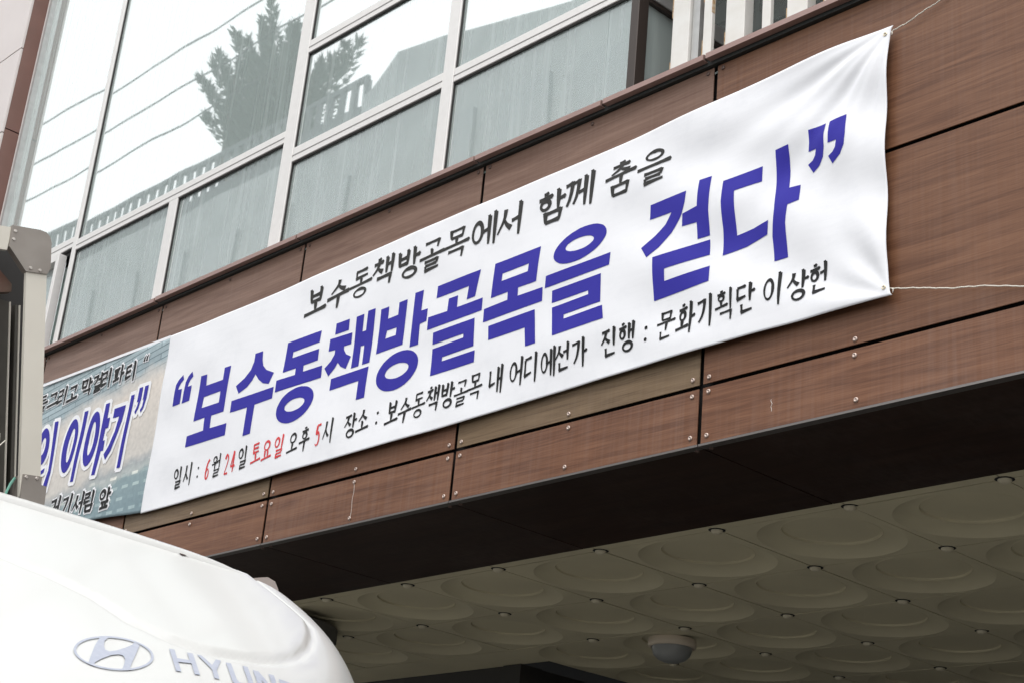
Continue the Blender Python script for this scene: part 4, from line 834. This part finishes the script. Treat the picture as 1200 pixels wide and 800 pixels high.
# grey stay peeping out behind the lip
bm = bmesh.new(); prism(bm, [(-2.24, 2.10), (-2.24, 2.23), (-2.20, 2.243), (-2.182, 2.248), (-2.166, 2.244), (-2.157, 2.232), (-2.153, 2.20), (-2.153, 2.10)], 'x', FX-0.09, FX-0.06)
from_bm('deflector_stay', bm, mat('stay_beige_plastic', (0.42, 0.36, 0.33), 0.5), trk)
decal = mat('decal_silver_blue', (0.43, 0.455, 0.53), 0.45, noise=(90, 0.5), col2=(0.31, 0.34, 0.43))
decal_d = mat('decal_blue_edge', (0.17, 0.19, 0.30), 0.45)
def decal_obj(name, polys, mt_, off):
    bm = bmesh.new()
    for o_, h_ in polys:
        vs1 = [bm.verts.new((x, y, 0)) for x, y in o_]; es = [bm.edges.new((vs1[i], vs1[(i+1) % len(vs1)])) for i in range(len(vs1))]
        if h_:
            vs2 = [bm.verts.new((x, y, 0)) for x, y in h_]; es += [bm.edges.new((vs2[i], vs2[(i+1) % len(vs2)])) for i in range(len(vs2))]
        bmesh.ops.triangle_fill(bm, use_beauty=True, use_dissolve=False, edges=es)
    bmesh.ops.subdivide_edges(bm, edges=[e for e in bm.edges if e.calc_length() > 0.012], cuts=2, use_grid_fill=True)
    for v in bm.verts: v.co.z = fair_z(v.co.x, v.co.y)+off
    bm.normal_update()
    for f in bm.faces:
        if f.normal.z < 0: f.normal_flip()
    me = bpy.data.meshes.new(name); bm.to_mesh(me); bm.free(); return link(name, me, mt_, trk)
LOGO = [([(-1.8031,-2.7729),(-1.8067,-2.764),(-1.8095,-2.7553),(-1.8115,-2.747),(-1.8124,-2.7393),(-1.8124,-2.7323),(-1.8114,-2.7263),(-1.8095,-2.7212),(-1.8066,-2.7171),(-1.8028,-2.7143),(-1.7983,-2.7126),(-1.7931,-2.7122),(-1.7874,-2.713),(-1.7811,-2.7151),(-1.7746,-2.7182),(-1.7679,-2.7224),(-1.7611,-2.7276),(-1.7544,-2.7337),(-1.7479,-2.7405),(-1.7416,-2.7479),(-1.7357,-2.7559),(-1.7302,-2.7641),(-1.7253,-2.7726),(-1.721,-2.7812),(-1.7173,-2.7898),(-1.7144,-2.7981),(-1.7121,-2.8061),(-1.7106,-2.8137),(-1.7099,-2.8207),(-1.71,-2.8271),(-1.7109,-2.8327),(-1.7125,-2.8374),(-1.7149,-2.8412),(-1.7181,-2.8441),(-1.7219,-2.8459),(-1.7263,-2.8467),(-1.7313,-2.8464),(-1.7369,-2.845),(-1.7428,-2.8426),(-1.7491,-2.839),(-1.7556,-2.8345),(-1.7623,-2.8291),(-1.769,-2.8228),(-1.7755,-2.8157),(-1.7819,-2.8079),(-1.788,-2.7996),(-1.7936,-2.7909),(-1.7987,-2.782)],[(-1.7983,-2.7742),(-1.8017,-2.7659),(-1.8043,-2.7577),(-1.8062,-2.75),(-1.8072,-2.7428),(-1.8073,-2.7362),(-1.8065,-2.7305),(-1.8049,-2.7256),(-1.8024,-2.7218),(-1.7991,-2.719),(-1.7952,-2.7174),(-1.7905,-2.7169),(-1.7854,-2.7176),(-1.7798,-2.7193),(-1.774,-2.7222),(-1.7679,-2.726),(-1.7617,-2.7308),(-1.7556,-2.7364),(-1.7496,-2.7427),(-1.7438,-2.7497),(-1.7384,-2.7571),(-1.7333,-2.7648),(-1.7287,-2.7728),(-1.7247,-2.7808),(-1.7212,-2.7888),(-1.7184,-2.7967),(-1.7162,-2.8042),(-1.7148,-2.8114),(-1.714,-2.818),(-1.714,-2.824),(-1.7147,-2.8293),(-1.7161,-2.8338),(-1.7182,-2.8375),(-1.721,-2.8402),(-1.7244,-2.842),(-1.7284,-2.8427),(-1.7329,-2.8425),(-1.7379,-2.8412),(-1.7433,-2.839),(-1.749,-2.8357),(-1.7549,-2.8316),(-1.761,-2.8265),(-1.7671,-2.8206),(-1.7731,-2.814),(-1.7789,-2.8068),(-1.7844,-2.7991),(-1.7896,-2.791),(-1.7942,-2.7826)]),([(-1.7929,-2.7853),(-1.801,-2.7692),(-1.7883,-2.7804),(-1.7736,-2.7884),(-1.7621,-2.7919),(-1.7603,-2.787),(-1.7677,-2.7742),(-1.7816,-2.7557),(-1.7975,-2.7372),(-1.8061,-2.7306),(-1.8017,-2.7248),(-1.7779,-2.7407),(-1.7478,-2.7613),(-1.7276,-2.7745),(-1.7215,-2.7878),(-1.7352,-2.7785),(-1.7497,-2.7704),(-1.7578,-2.7694),(-1.7584,-2.775),(-1.7506,-2.7892),(-1.7331,-2.811),(-1.7203,-2.8247),(-1.7132,-2.8289),(-1.7173,-2.8343),(-1.7407,-2.82),(-1.7671,-2.8035)],None)]
WORD = [([(-1.8157,-2.6748),(-1.8167,-2.6661),(-1.7924,-2.6751),(-1.7958,-2.6547),(-1.8183,-2.6465),(-1.8204,-2.6367),(-1.7617,-2.6575),(-1.7596,-2.6665),(-1.7879,-2.6564),(-1.7816,-2.6791),(-1.756,-2.6879),(-1.7544,-2.6966)],None),([(-1.8206,-2.6306),(-1.8219,-2.6225),(-1.8006,-2.618),(-1.8219,-2.6005),(-1.823,-2.5919),(-1.7894,-2.6169),(-1.7665,-2.6256),(-1.7649,-2.6343),(-1.7869,-2.6256)],None),([(-1.8215,-2.5852),(-1.8233,-2.5758),(-1.7816,-2.5906),(-1.7761,-2.5897),(-1.7787,-2.5756),(-1.7854,-2.5703),(-1.8271,-2.5554),(-1.8288,-2.546),(-1.7798,-2.5635),(-1.7662,-2.5749),(-1.7616,-2.6),(-1.7725,-2.6026)],None),([(-1.7632,-2.5621),(-1.8245,-2.5403),(-1.8264,-2.5301),(-1.7907,-2.5253),(-1.8299,-2.5113),(-1.8318,-2.5011),(-1.7705,-2.523),(-1.7686,-2.5332),(-1.8043,-2.538),(-1.7651,-2.552)],None),([(-1.7661,-2.5173),(-1.8274,-2.4954),(-1.8325,-2.468),(-1.8194,-2.4617),(-1.7888,-2.4727),(-1.7712,-2.4899)],[(-1.7801,-2.5035),(-1.8169,-2.4904),(-1.8195,-2.4763),(-1.8121,-2.4731),(-1.7925,-2.4801),(-1.7828,-2.4894)]),([(-1.7691,-2.4724),(-1.833,-2.4365),(-1.835,-2.4255),(-1.7764,-2.4332),(-1.7745,-2.4434),(-1.7874,-2.4418),(-1.785,-2.4543),(-1.771,-2.4622)],None),([(-1.772,-2.4275),(-1.8333,-2.4057),(-1.8351,-2.3963),(-1.7738,-2.4181)],None)]
decal_obj('maker_emblem', LOGO, decal, 0.0016)
for wd_ in WORD: decal_obj('maker_letter', [wd_], decal, 0.0016)
# cab below the deflector (out of the frame, kept simple but whole)
glass_d = mat('cab_glass', (0.02, 0.025, 0.03), 0.08)
blk = mat('black_plastic', (0.02, 0.02, 0.02), 0.5)
def loft_cab():
    prof_ = [(-1.02, 0.45), (-1.02, 0.95), (-1.06, 1.10), (-1.42, 1.50), (-1.50, 1.535), (-2.42, 1.555), (-2.46, 1.50), (-2.46, 0.45)]
    bm = bmesh.new(); secs = []
    for y, ins, dz in ((FY-1.0, .05, -.05), (FY-.98, .015, -.015), (FY-.93, 0, 0), (FY+.93, 0, 0), (FY+.98, .015, -.015), (FY+1.0, .05, -.05)):
        secs.append([bm.verts.new((x+(-ins if x > -1.6 else ins*.3), y, z+(dz if z > 1.2 else 0))) for x, z in prof_])
    for a, b in zip(secs, secs[1:]):
        for i in range(len(prof_)): bm.faces.new((a[i], a[(i+1) % len(prof_)], b[(i+1) % len(prof_)], b[i]))
    bm.faces.new(secs[0]); bm.faces.new(list(reversed(secs[-1])))
    return bm
from_bm('cab_body', loft_cab(), paint, trk)
bm = bmesh.new(); ws = [(-1.075, FY-.84, 1.14), (-1.075, FY+.84, 1.14), (-1.398, FY+.68, 1.475), (-1.398, FY-.68, 1.475)]
v1 = [bm.verts.new(p) for p in ws]; v2 = [bm.verts.new((p[0]+.012, p[1], p[2]+.008)) for p in ws]
bm.faces.new(v2); bm.faces.new(v1)
for i in range(4): bm.faces.new((v1[i], v1[(i+1) % 4], v2[(i+1) % 4], v2[i]))
from_bm('windscreen', bm, glass_d, trk)
for s_ in (-1, 1):
    ys = FY+s_*1.002
    bm = bmesh.new(); prism(bm, [(-1.30, 1.02), (-1.55, 1.45), (-2.20, 1.46), (-2.25, 1.02)], 'y', ys-.004, ys+.004); from_bm('side_window', bm, glass_d, trk)
    box('headlight', -1.018, -0.99, FY+s_*.55-.14, FY+s_*.55+.14, .62, .80, mat('headlight_lens', (.6, .62, .64), .1), trk, bev=.01)
    box('door_mirror', -1.22, -1.10, FY+s_*1.13-.06, FY+s_*1.13+.06, 1.12, 1.46, blk, trk, bev=.02)
box('bumper', -1.015, -0.93, FY-.98, FY+.98, .30, .52, blk, trk, bev=.02)
box('chassis', -5.4, -2.47, FY-.35, FY+.35, .45, .62, blk, trk)
tyre_m = mat('tyre_rubber', (.02, .02, .02), .85); rim_m = mat('steel_rim', (.45, .45, .45), .4, .8)
for x in (-1.75, -4.4):
    for s_ in (-1, 1):
        bm = bmesh.new(); lathe(bm, [(0, -.09), (.16, -.09), (.19, -.10), (.30, -.09), (.315, -.05), (.315, .05), (.30, .09), (.19, .10), (.16, .09), (0, .09)], 28)
        bmesh.ops.rotate(bm, verts=bm.verts, cent=(0, 0, 0), matrix=Matrix.Rotation(R(90), 3, 'X'))
        wh = from_bm('wheel', bm, tyre_m, trk, smooth=True, loc=(x, FY+s_*.85, .316))
        bm = bmesh.new(); lathe(bm, [(0, -.112), (.06, -.112), (.10, -.104), (.16, -.103), (.17, -.097)], 24); bmesh.ops.rotate(bm, verts=bm.verts, cent=(0, 0, 0), matrix=Matrix.Rotation(R(90*s_), 3, 'X'))
        from_bm('rim', bm, rim_m, wh, smooth=True)

# ------------------------------------------------------------------ cargo frame behind the cab
crg = empty('cargo_frame', 'aluminium cargo body frame with riveted corner plate, leaning behind the truck cab', 'cargo frame')
brush = mat('brushed_aluminium', (0.66, 0.625, 0.55), 0.42, 0.15, noise=(10, 0.35), col2=(0.57, 0.53, 0.46), bump=(150, .03))
plate_m = mat('scuffed_steel_plate', (0.33, 0.30, 0.27), 0.5, 0.6, noise=(14, 0.6), col2=(0.20, 0.175, 0.155), bump=(40, .05))
dkm = mat('black_inner_panel', (0.022, 0.02, 0.018), 0.55, noise=(12, 0.4))
rbm = mat('grey_rib', (0.075, 0.07, 0.06), 0.5, 0.3, noise=(25, 0.4))
XFR = -2.60
bm = bmesh.new(); prism(bm, [(-2.625, 2.735), (-2.586, 2.742), (-2.5165, 2.36), (-2.500, 2.26), (-2.536, 2.26), (-2.5555, 2.36)], 'x', XFR-.008, XFR); from_bm('corner_post', bm, brush, crg)
bm = bmesh.new(); prism(bm, [(-2.667, 2.8005), (-2.667, 2.756), (-4.00, 2.45), (-4.00, 2.4945)], 'x', XFR-.009, XFR-.001); from_bm('top_rail', bm, brush, crg)
pl = bmesh.new(); prism(pl, [(-2.669, 2.803), (-2.616, 2.8145), (-2.604, 2.8145), (-2.595, 2.809), (-2.590, 2.799), (-2.582, 2.752), (-2.5855, 2.738), (-2.626, 2.7285), (-2.666, 2.763)], 'x', XFR-.012, XFR+.003)
cp_ = from_bm('corner_plate', pl, plate_m, crg)
bm = bmesh.new(); lathe(bm, [(0, .0022), (.0024, .0022), (.0032, .001), (.0034, 0)], 10); bmesh.ops.rotate(bm, verts=bm.verts, cent=(0, 0, 0), matrix=Matrix.Rotation(R(90), 3, 'Y')); bmesh.ops.recalc_face_normals(bm, faces=bm.faces)
SR = bpy.data.meshes.new('plate_rivet'); bm.to_mesh(SR); bm.free(); SR.materials.append(mat('bright_rivet', (.6, .56, .52), .3, .9))
for y, z in ((-2.661, 2.794), (-2.661, 2.778), (-2.619, 2.7375), (-2.601, 2.7395)):
    o = bpy.data.objects.new('rivet', SR); COL.objects.link(o); o.location = (XFR+.003, y, z); o.parent = cp_
bm = bmesh.new(); prism(bm, [(-2.553, 2.372), (-2.518, 2.377), (-2.5165, 2.362), (-2.506, 2.362), (-2.498, 2.26), (-2.545, 2.26)], 'x', XFR-.03, XFR+.003); fb = from_bm('foot_bracket', bm, plate_m, crg)
for y, z in ((-2.547, 2.368), (-2.527, 2.371)):
    o = bpy.data.objects.new('rivet', SR); COL.objects.link(o); o.location = (XFR+.003, y, z); o.parent = fb
# corner brace, dark panel and ribs inside the frame
bm = bmesh.new(); prism(bm, [(-2.688, 2.758), (-2.675, 2.748), (-2.626, 2.716), (-2.624, 2.702), (-2.644, 2.694), (-2.665, 2.715), (-2.72, 2.745)], 'x', XFR-.062, XFR-.045); from_bm('corner_brace', bm, mat('rusty_brace', (.15, .105, .08), .5, .4, noise=(22, .8), col2=(.10, .03, .018)), crg)
bm = bmesh.new(); prism(bm, [(-4.0, 2.51), (-2.62, 2.83), (-2.555, 2.80), (-2.475, 2.36), (-2.45, 2.2), (-2.5, 1.4), (-4.0, 1.4)], 'x', XFR-.14, XFR-.12); from_bm('inner_panel', bm, dkm, crg)
def lean(y, z): return y + (2.70-z)*0.19
for y0, w_ in ((-2.624, .019), (-2.592, .006), (-2.652, .014), (-2.70, .012), (-2.78, .012), (-2.9, .012), (-3.1, .012), (-3.3, .012), (-3.5, .012)):
    zt = 2.70 if y0 > -2.7 else 2.6
    bm = bmesh.new(); prism(bm, [(lean(y0, zt), zt), (lean(y0+w_, zt), zt), (lean(y0+w_, 2.0), 2.0), (lean(y0, 2.0), 2.0)], 'x', XFR-.12, XFR-.09); from_bm('rib', bm, rbm, crg)
    bm = bmesh.new(); prism(bm, [(lean(y0+w_+.0004, zt), zt), (lean(y0+w_+.0022, zt), zt), (lean(y0+w_+.0022, 2.0), 2.0), (lean(y0+w_+.0004, 2.0), 2.0)], 'x', XFR-.12, XFR-.086); from_bm('rib_edge', bm, brush, crg)
# ring latch with a bent wire loop
bm = bmesh.new(); yc, zc = -2.588, 2.394
tube(bm, [(XFR-.055, yc+.0078*math.cos(t), zc+.0078*math.sin(t)) for t in [2*math.pi*k/18 for k in range(18)]], .0036, 8, True); lt = from_bm('ring_latch', bm, rbm, crg, smooth=True)
bm = bmesh.new(); tube(bm, [(XFR-.050, -2.606, 2.385), (XFR-.050, -2.601, 2.398), (XFR-.050, -2.592, 2.412), (XFR-.050, -2.574, 2.437)], .0011, 5); tube(bm, [(XFR-.050, -2.614, 2.402), (XFR-.050, -2.600, 2.418), (XFR-.050, -2.585, 2.434), (XFR-.050, -2.587, 2.446)], .0011, 5); from_bm('latch_wire', bm, brush, lt)
bm = bmesh.new(); tube(bm, [(XFR-.02, -2.556, 2.368), (XFR-.02, -2.562, 2.355), (XFR-.02, -2.566, 2.340), (XFR-.02, -2.57, 2.30)], .0024, 6); from_bm('green_cord', bm, mat('green_cord', (.16, .38, .30), .6), crg)
bm = bmesh.new(); prism(bm, [(-3.95, 2.46), (-3.91, 2.47), (-3.86, 1.3), (-3.90, 1.3)], 'x', XFR-.04, XFR-.002); from_bm('corner_post', bm, brush, crg)
box('cargo_floor', -5.3, XFR-.15, -3.85, -2.3, 0.72, 0.80, dkm, crg)
box('frame_foot', XFR-.14, XFR-.05, -3.85, -2.35, 0.801, 1.42, dkm, crg)

# ------------------------------------------------------------------ across the street (seen only as reflections in the glass)
opp_m = mat('opposite_render', (0.40, 0.42, 0.425), 0.85, noise=(2, 0.4)); opp_d = mat('opposite_roof', (0.13, 0.14, 0.15), 0.8, noise=(3, 0.4)); opp_g = mat('opposite_glass', (0.30, 0.32, 0.33), 0.4)
ob_ = empty('opposite_building', 'grey block with railed roof terrace across the street, reflected in the windows', 'building')
YO = -9.0
def roofline(x):
    pts = [(-31, 14.95), (-20.9, 14.50), (-19.6, 14.30), (-18.5, 14.60), (-17.9, 15.02), (-16.8, 14.87), (-15.3, 14.58), (-13.7, 14.27), (-11, 13.7)]
    for a, b in zip(pts, pts[1:]):
        if a[0] <= x <= b[0]: return a[1]+(b[1]-a[1])*(x-a[0])/(b[0]-a[0])
    return 13.7
bm = bmesh.new(); prism(bm, [(-18.7, 0)] + [(x, roofline(x)) for x in (-18.7, -18.5, -17.9, -16.8, -15.3, -13.7, -11.2)] + [(-11.2, 0)], 'y', YO-5, YO); from_bm('gabled_wing', bm, opp_m, ob_)
bm = bmesh.new(); prism(bm, [(-30, 0), (-30, 14.2), (-18.71, 14.2), (-18.71, 0)], 'y', YO-5, YO-0.05); from_bm('terrace_wing', bm, opp_m, ob_)
for k in range(5):
    for q in range(12):
        x = -29.2+q*1.55
        if -19.6 < x < -18.2: continue
        wn = box('window', x, x+0.95, YO-0.06+(0.05 if x > -18.7 else 0), YO+0.02+(0.05 if x > -18.7 else 0), 1.6+k*2.6, 2.9+k*2.6, opp_g, ob_)
        box('sill', x-.06, x+1.01, YO+0.021+(0.05 if x > -18.7 else 0)-.08, YO+.16, 1.52+k*2.6, 1.598+k*2.6, opp_d, wn)
box('railing_top', -30, -18.72, YO-.12, YO-.06, 14.88, 14.97, opp_d, ob_); box('parapet', -30, -18.72, YO-.2, YO-.051, 14.201, 14.42, opp_d, ob_)
for q in range(38):
    x = -29.9+q*0.30; box('baluster', x, x+0.12, YO-.12, YO-.06, 14.421, 14.879, opp_d, ob_)
# tall flame-shaped juniper behind that block
tr_ = empty('juniper_tree', 'tall flame-shaped juniper reflected in the upper windows', 'tree')
bark = mat('bark', (0.10, 0.08, 0.06), 0.9); leaf = mat('juniper_foliage', (0.045, 0.065, 0.045), 0.8, noise=(4, .6))
TX, TY = -27.6, -12.0
bm = bmesh.new(); tube(bm, [(TX, TY, 0), (TX+.2, TY, 8), (TX, TY, 15), (TX-.3, TY, 20)], [.35, .3, .2, .06], 8); from_bm('trunk', bm, bark, tr_)
bm = bmesh.new(); rnd = random.Random(5)
tips = [(-28.28, 21.55), (-29.75, 20.35), (-29.45, 20.95), (-29.05, 21.45), (-26.85, 21.2), (-27.6, 20.9), (-27.95, 20.7), (-26.3, 20.3), (-25.6, 19.6), (-28.7, 20.2), (-29.2, 19.5), (-28.4, 19.4), (-24.9, 18.9), (-28.0, 20.0), (-27.2, 20.4), (-28.9, 19.0), (-26.6, 19.9)]
NT = len(tips)
for q in range(22): tips.append((rnd.uniform(-27.2, -24.0), rnd.uniform(16.4, 19.8)))
for qi, (tx, tz) in enumerate(tips):
    if qi < NT: tx += 0.3; bx, bz = -26.1+0.12*(tx+26.1), 16.9
    else: bx, bz = -25.8+(tx+25.8)*.5, tz-1.8
    ty = TY+rnd.uniform(-.6, .6); ln = math.hypot(tx-bx, tz-bz); sg = -1 if tx < -26.5 else 1
    axis = lambda t: Vector((bx+(tx-bx)*t - sg*0.13*ln*math.sin(math.pi*t), TY+(ty-TY)*t, bz+(tz-bz)*t - 0.10*ln*math.sin(math.pi*t)))
    tube(bm, [axis(0), axis(.35), axis(.7), axis(.95)], [.07, .05, .03, .01], 5)
    for q in range(int(170*ln)):
        t = rnd.random()**.8; rr = (0.02+(0.29 if qi < NT else .46)*math.sin(math.pi*min(1, (1-t)*.62)))*rnd.random()**.5; a = rnd.uniform(0, 6.28)
        c_ = axis(t)+Vector((rr*math.cos(a), rr*math.sin(a), rnd.uniform(-.1, .1))); s_ = rnd.uniform(.04, .10)
        dr = (axis(min(1, t+.05))-axis(max(0, t-.05))).normalized()
        d1 = (dr*0.9+Vector((math.cos(a)*.7, math.sin(a)*.7, rnd.uniform(-.1, .6)))).normalized()*s_*2.6; d2 = Vector((rnd.uniform(-1, 1), rnd.uniform(-1, 1), rnd.uniform(-1, 1))).normalized()*s_*.6
        bm.faces.new([bm.verts.new(c_-d2), bm.verts.new(c_+d2), bm.verts.new(c_+d1)])
me = bpy.data.meshes.new('crown'); bm.to_mesh(me); bm.free(); link('crown', me, leaf, tr_)
# overhead cables along the street
cab_m = mat('cable_black', (0.02, 0.02, 0.02), 0.7)
for i, (zc, yc, lb) in enumerate(((17.75, -8.95, 'higher overhead cable reflected across the upper windows'), (16.75, -8.9, 'lower overhead cable reflected beside the tree in the upper windows'), (15.9, -8.9, 'lowest overhead cable reflected at the left end of the windows'))):
    bm = bmesh.new(); tube(bm, [(-55+q*2.0, yc, zc+0.012*(q-16)**2*.06) for q in range(30)], .017, 5); o = from_bm('overhead_cable', bm, cab_m); tag(o, lb, 'cable', 'overhead cables')
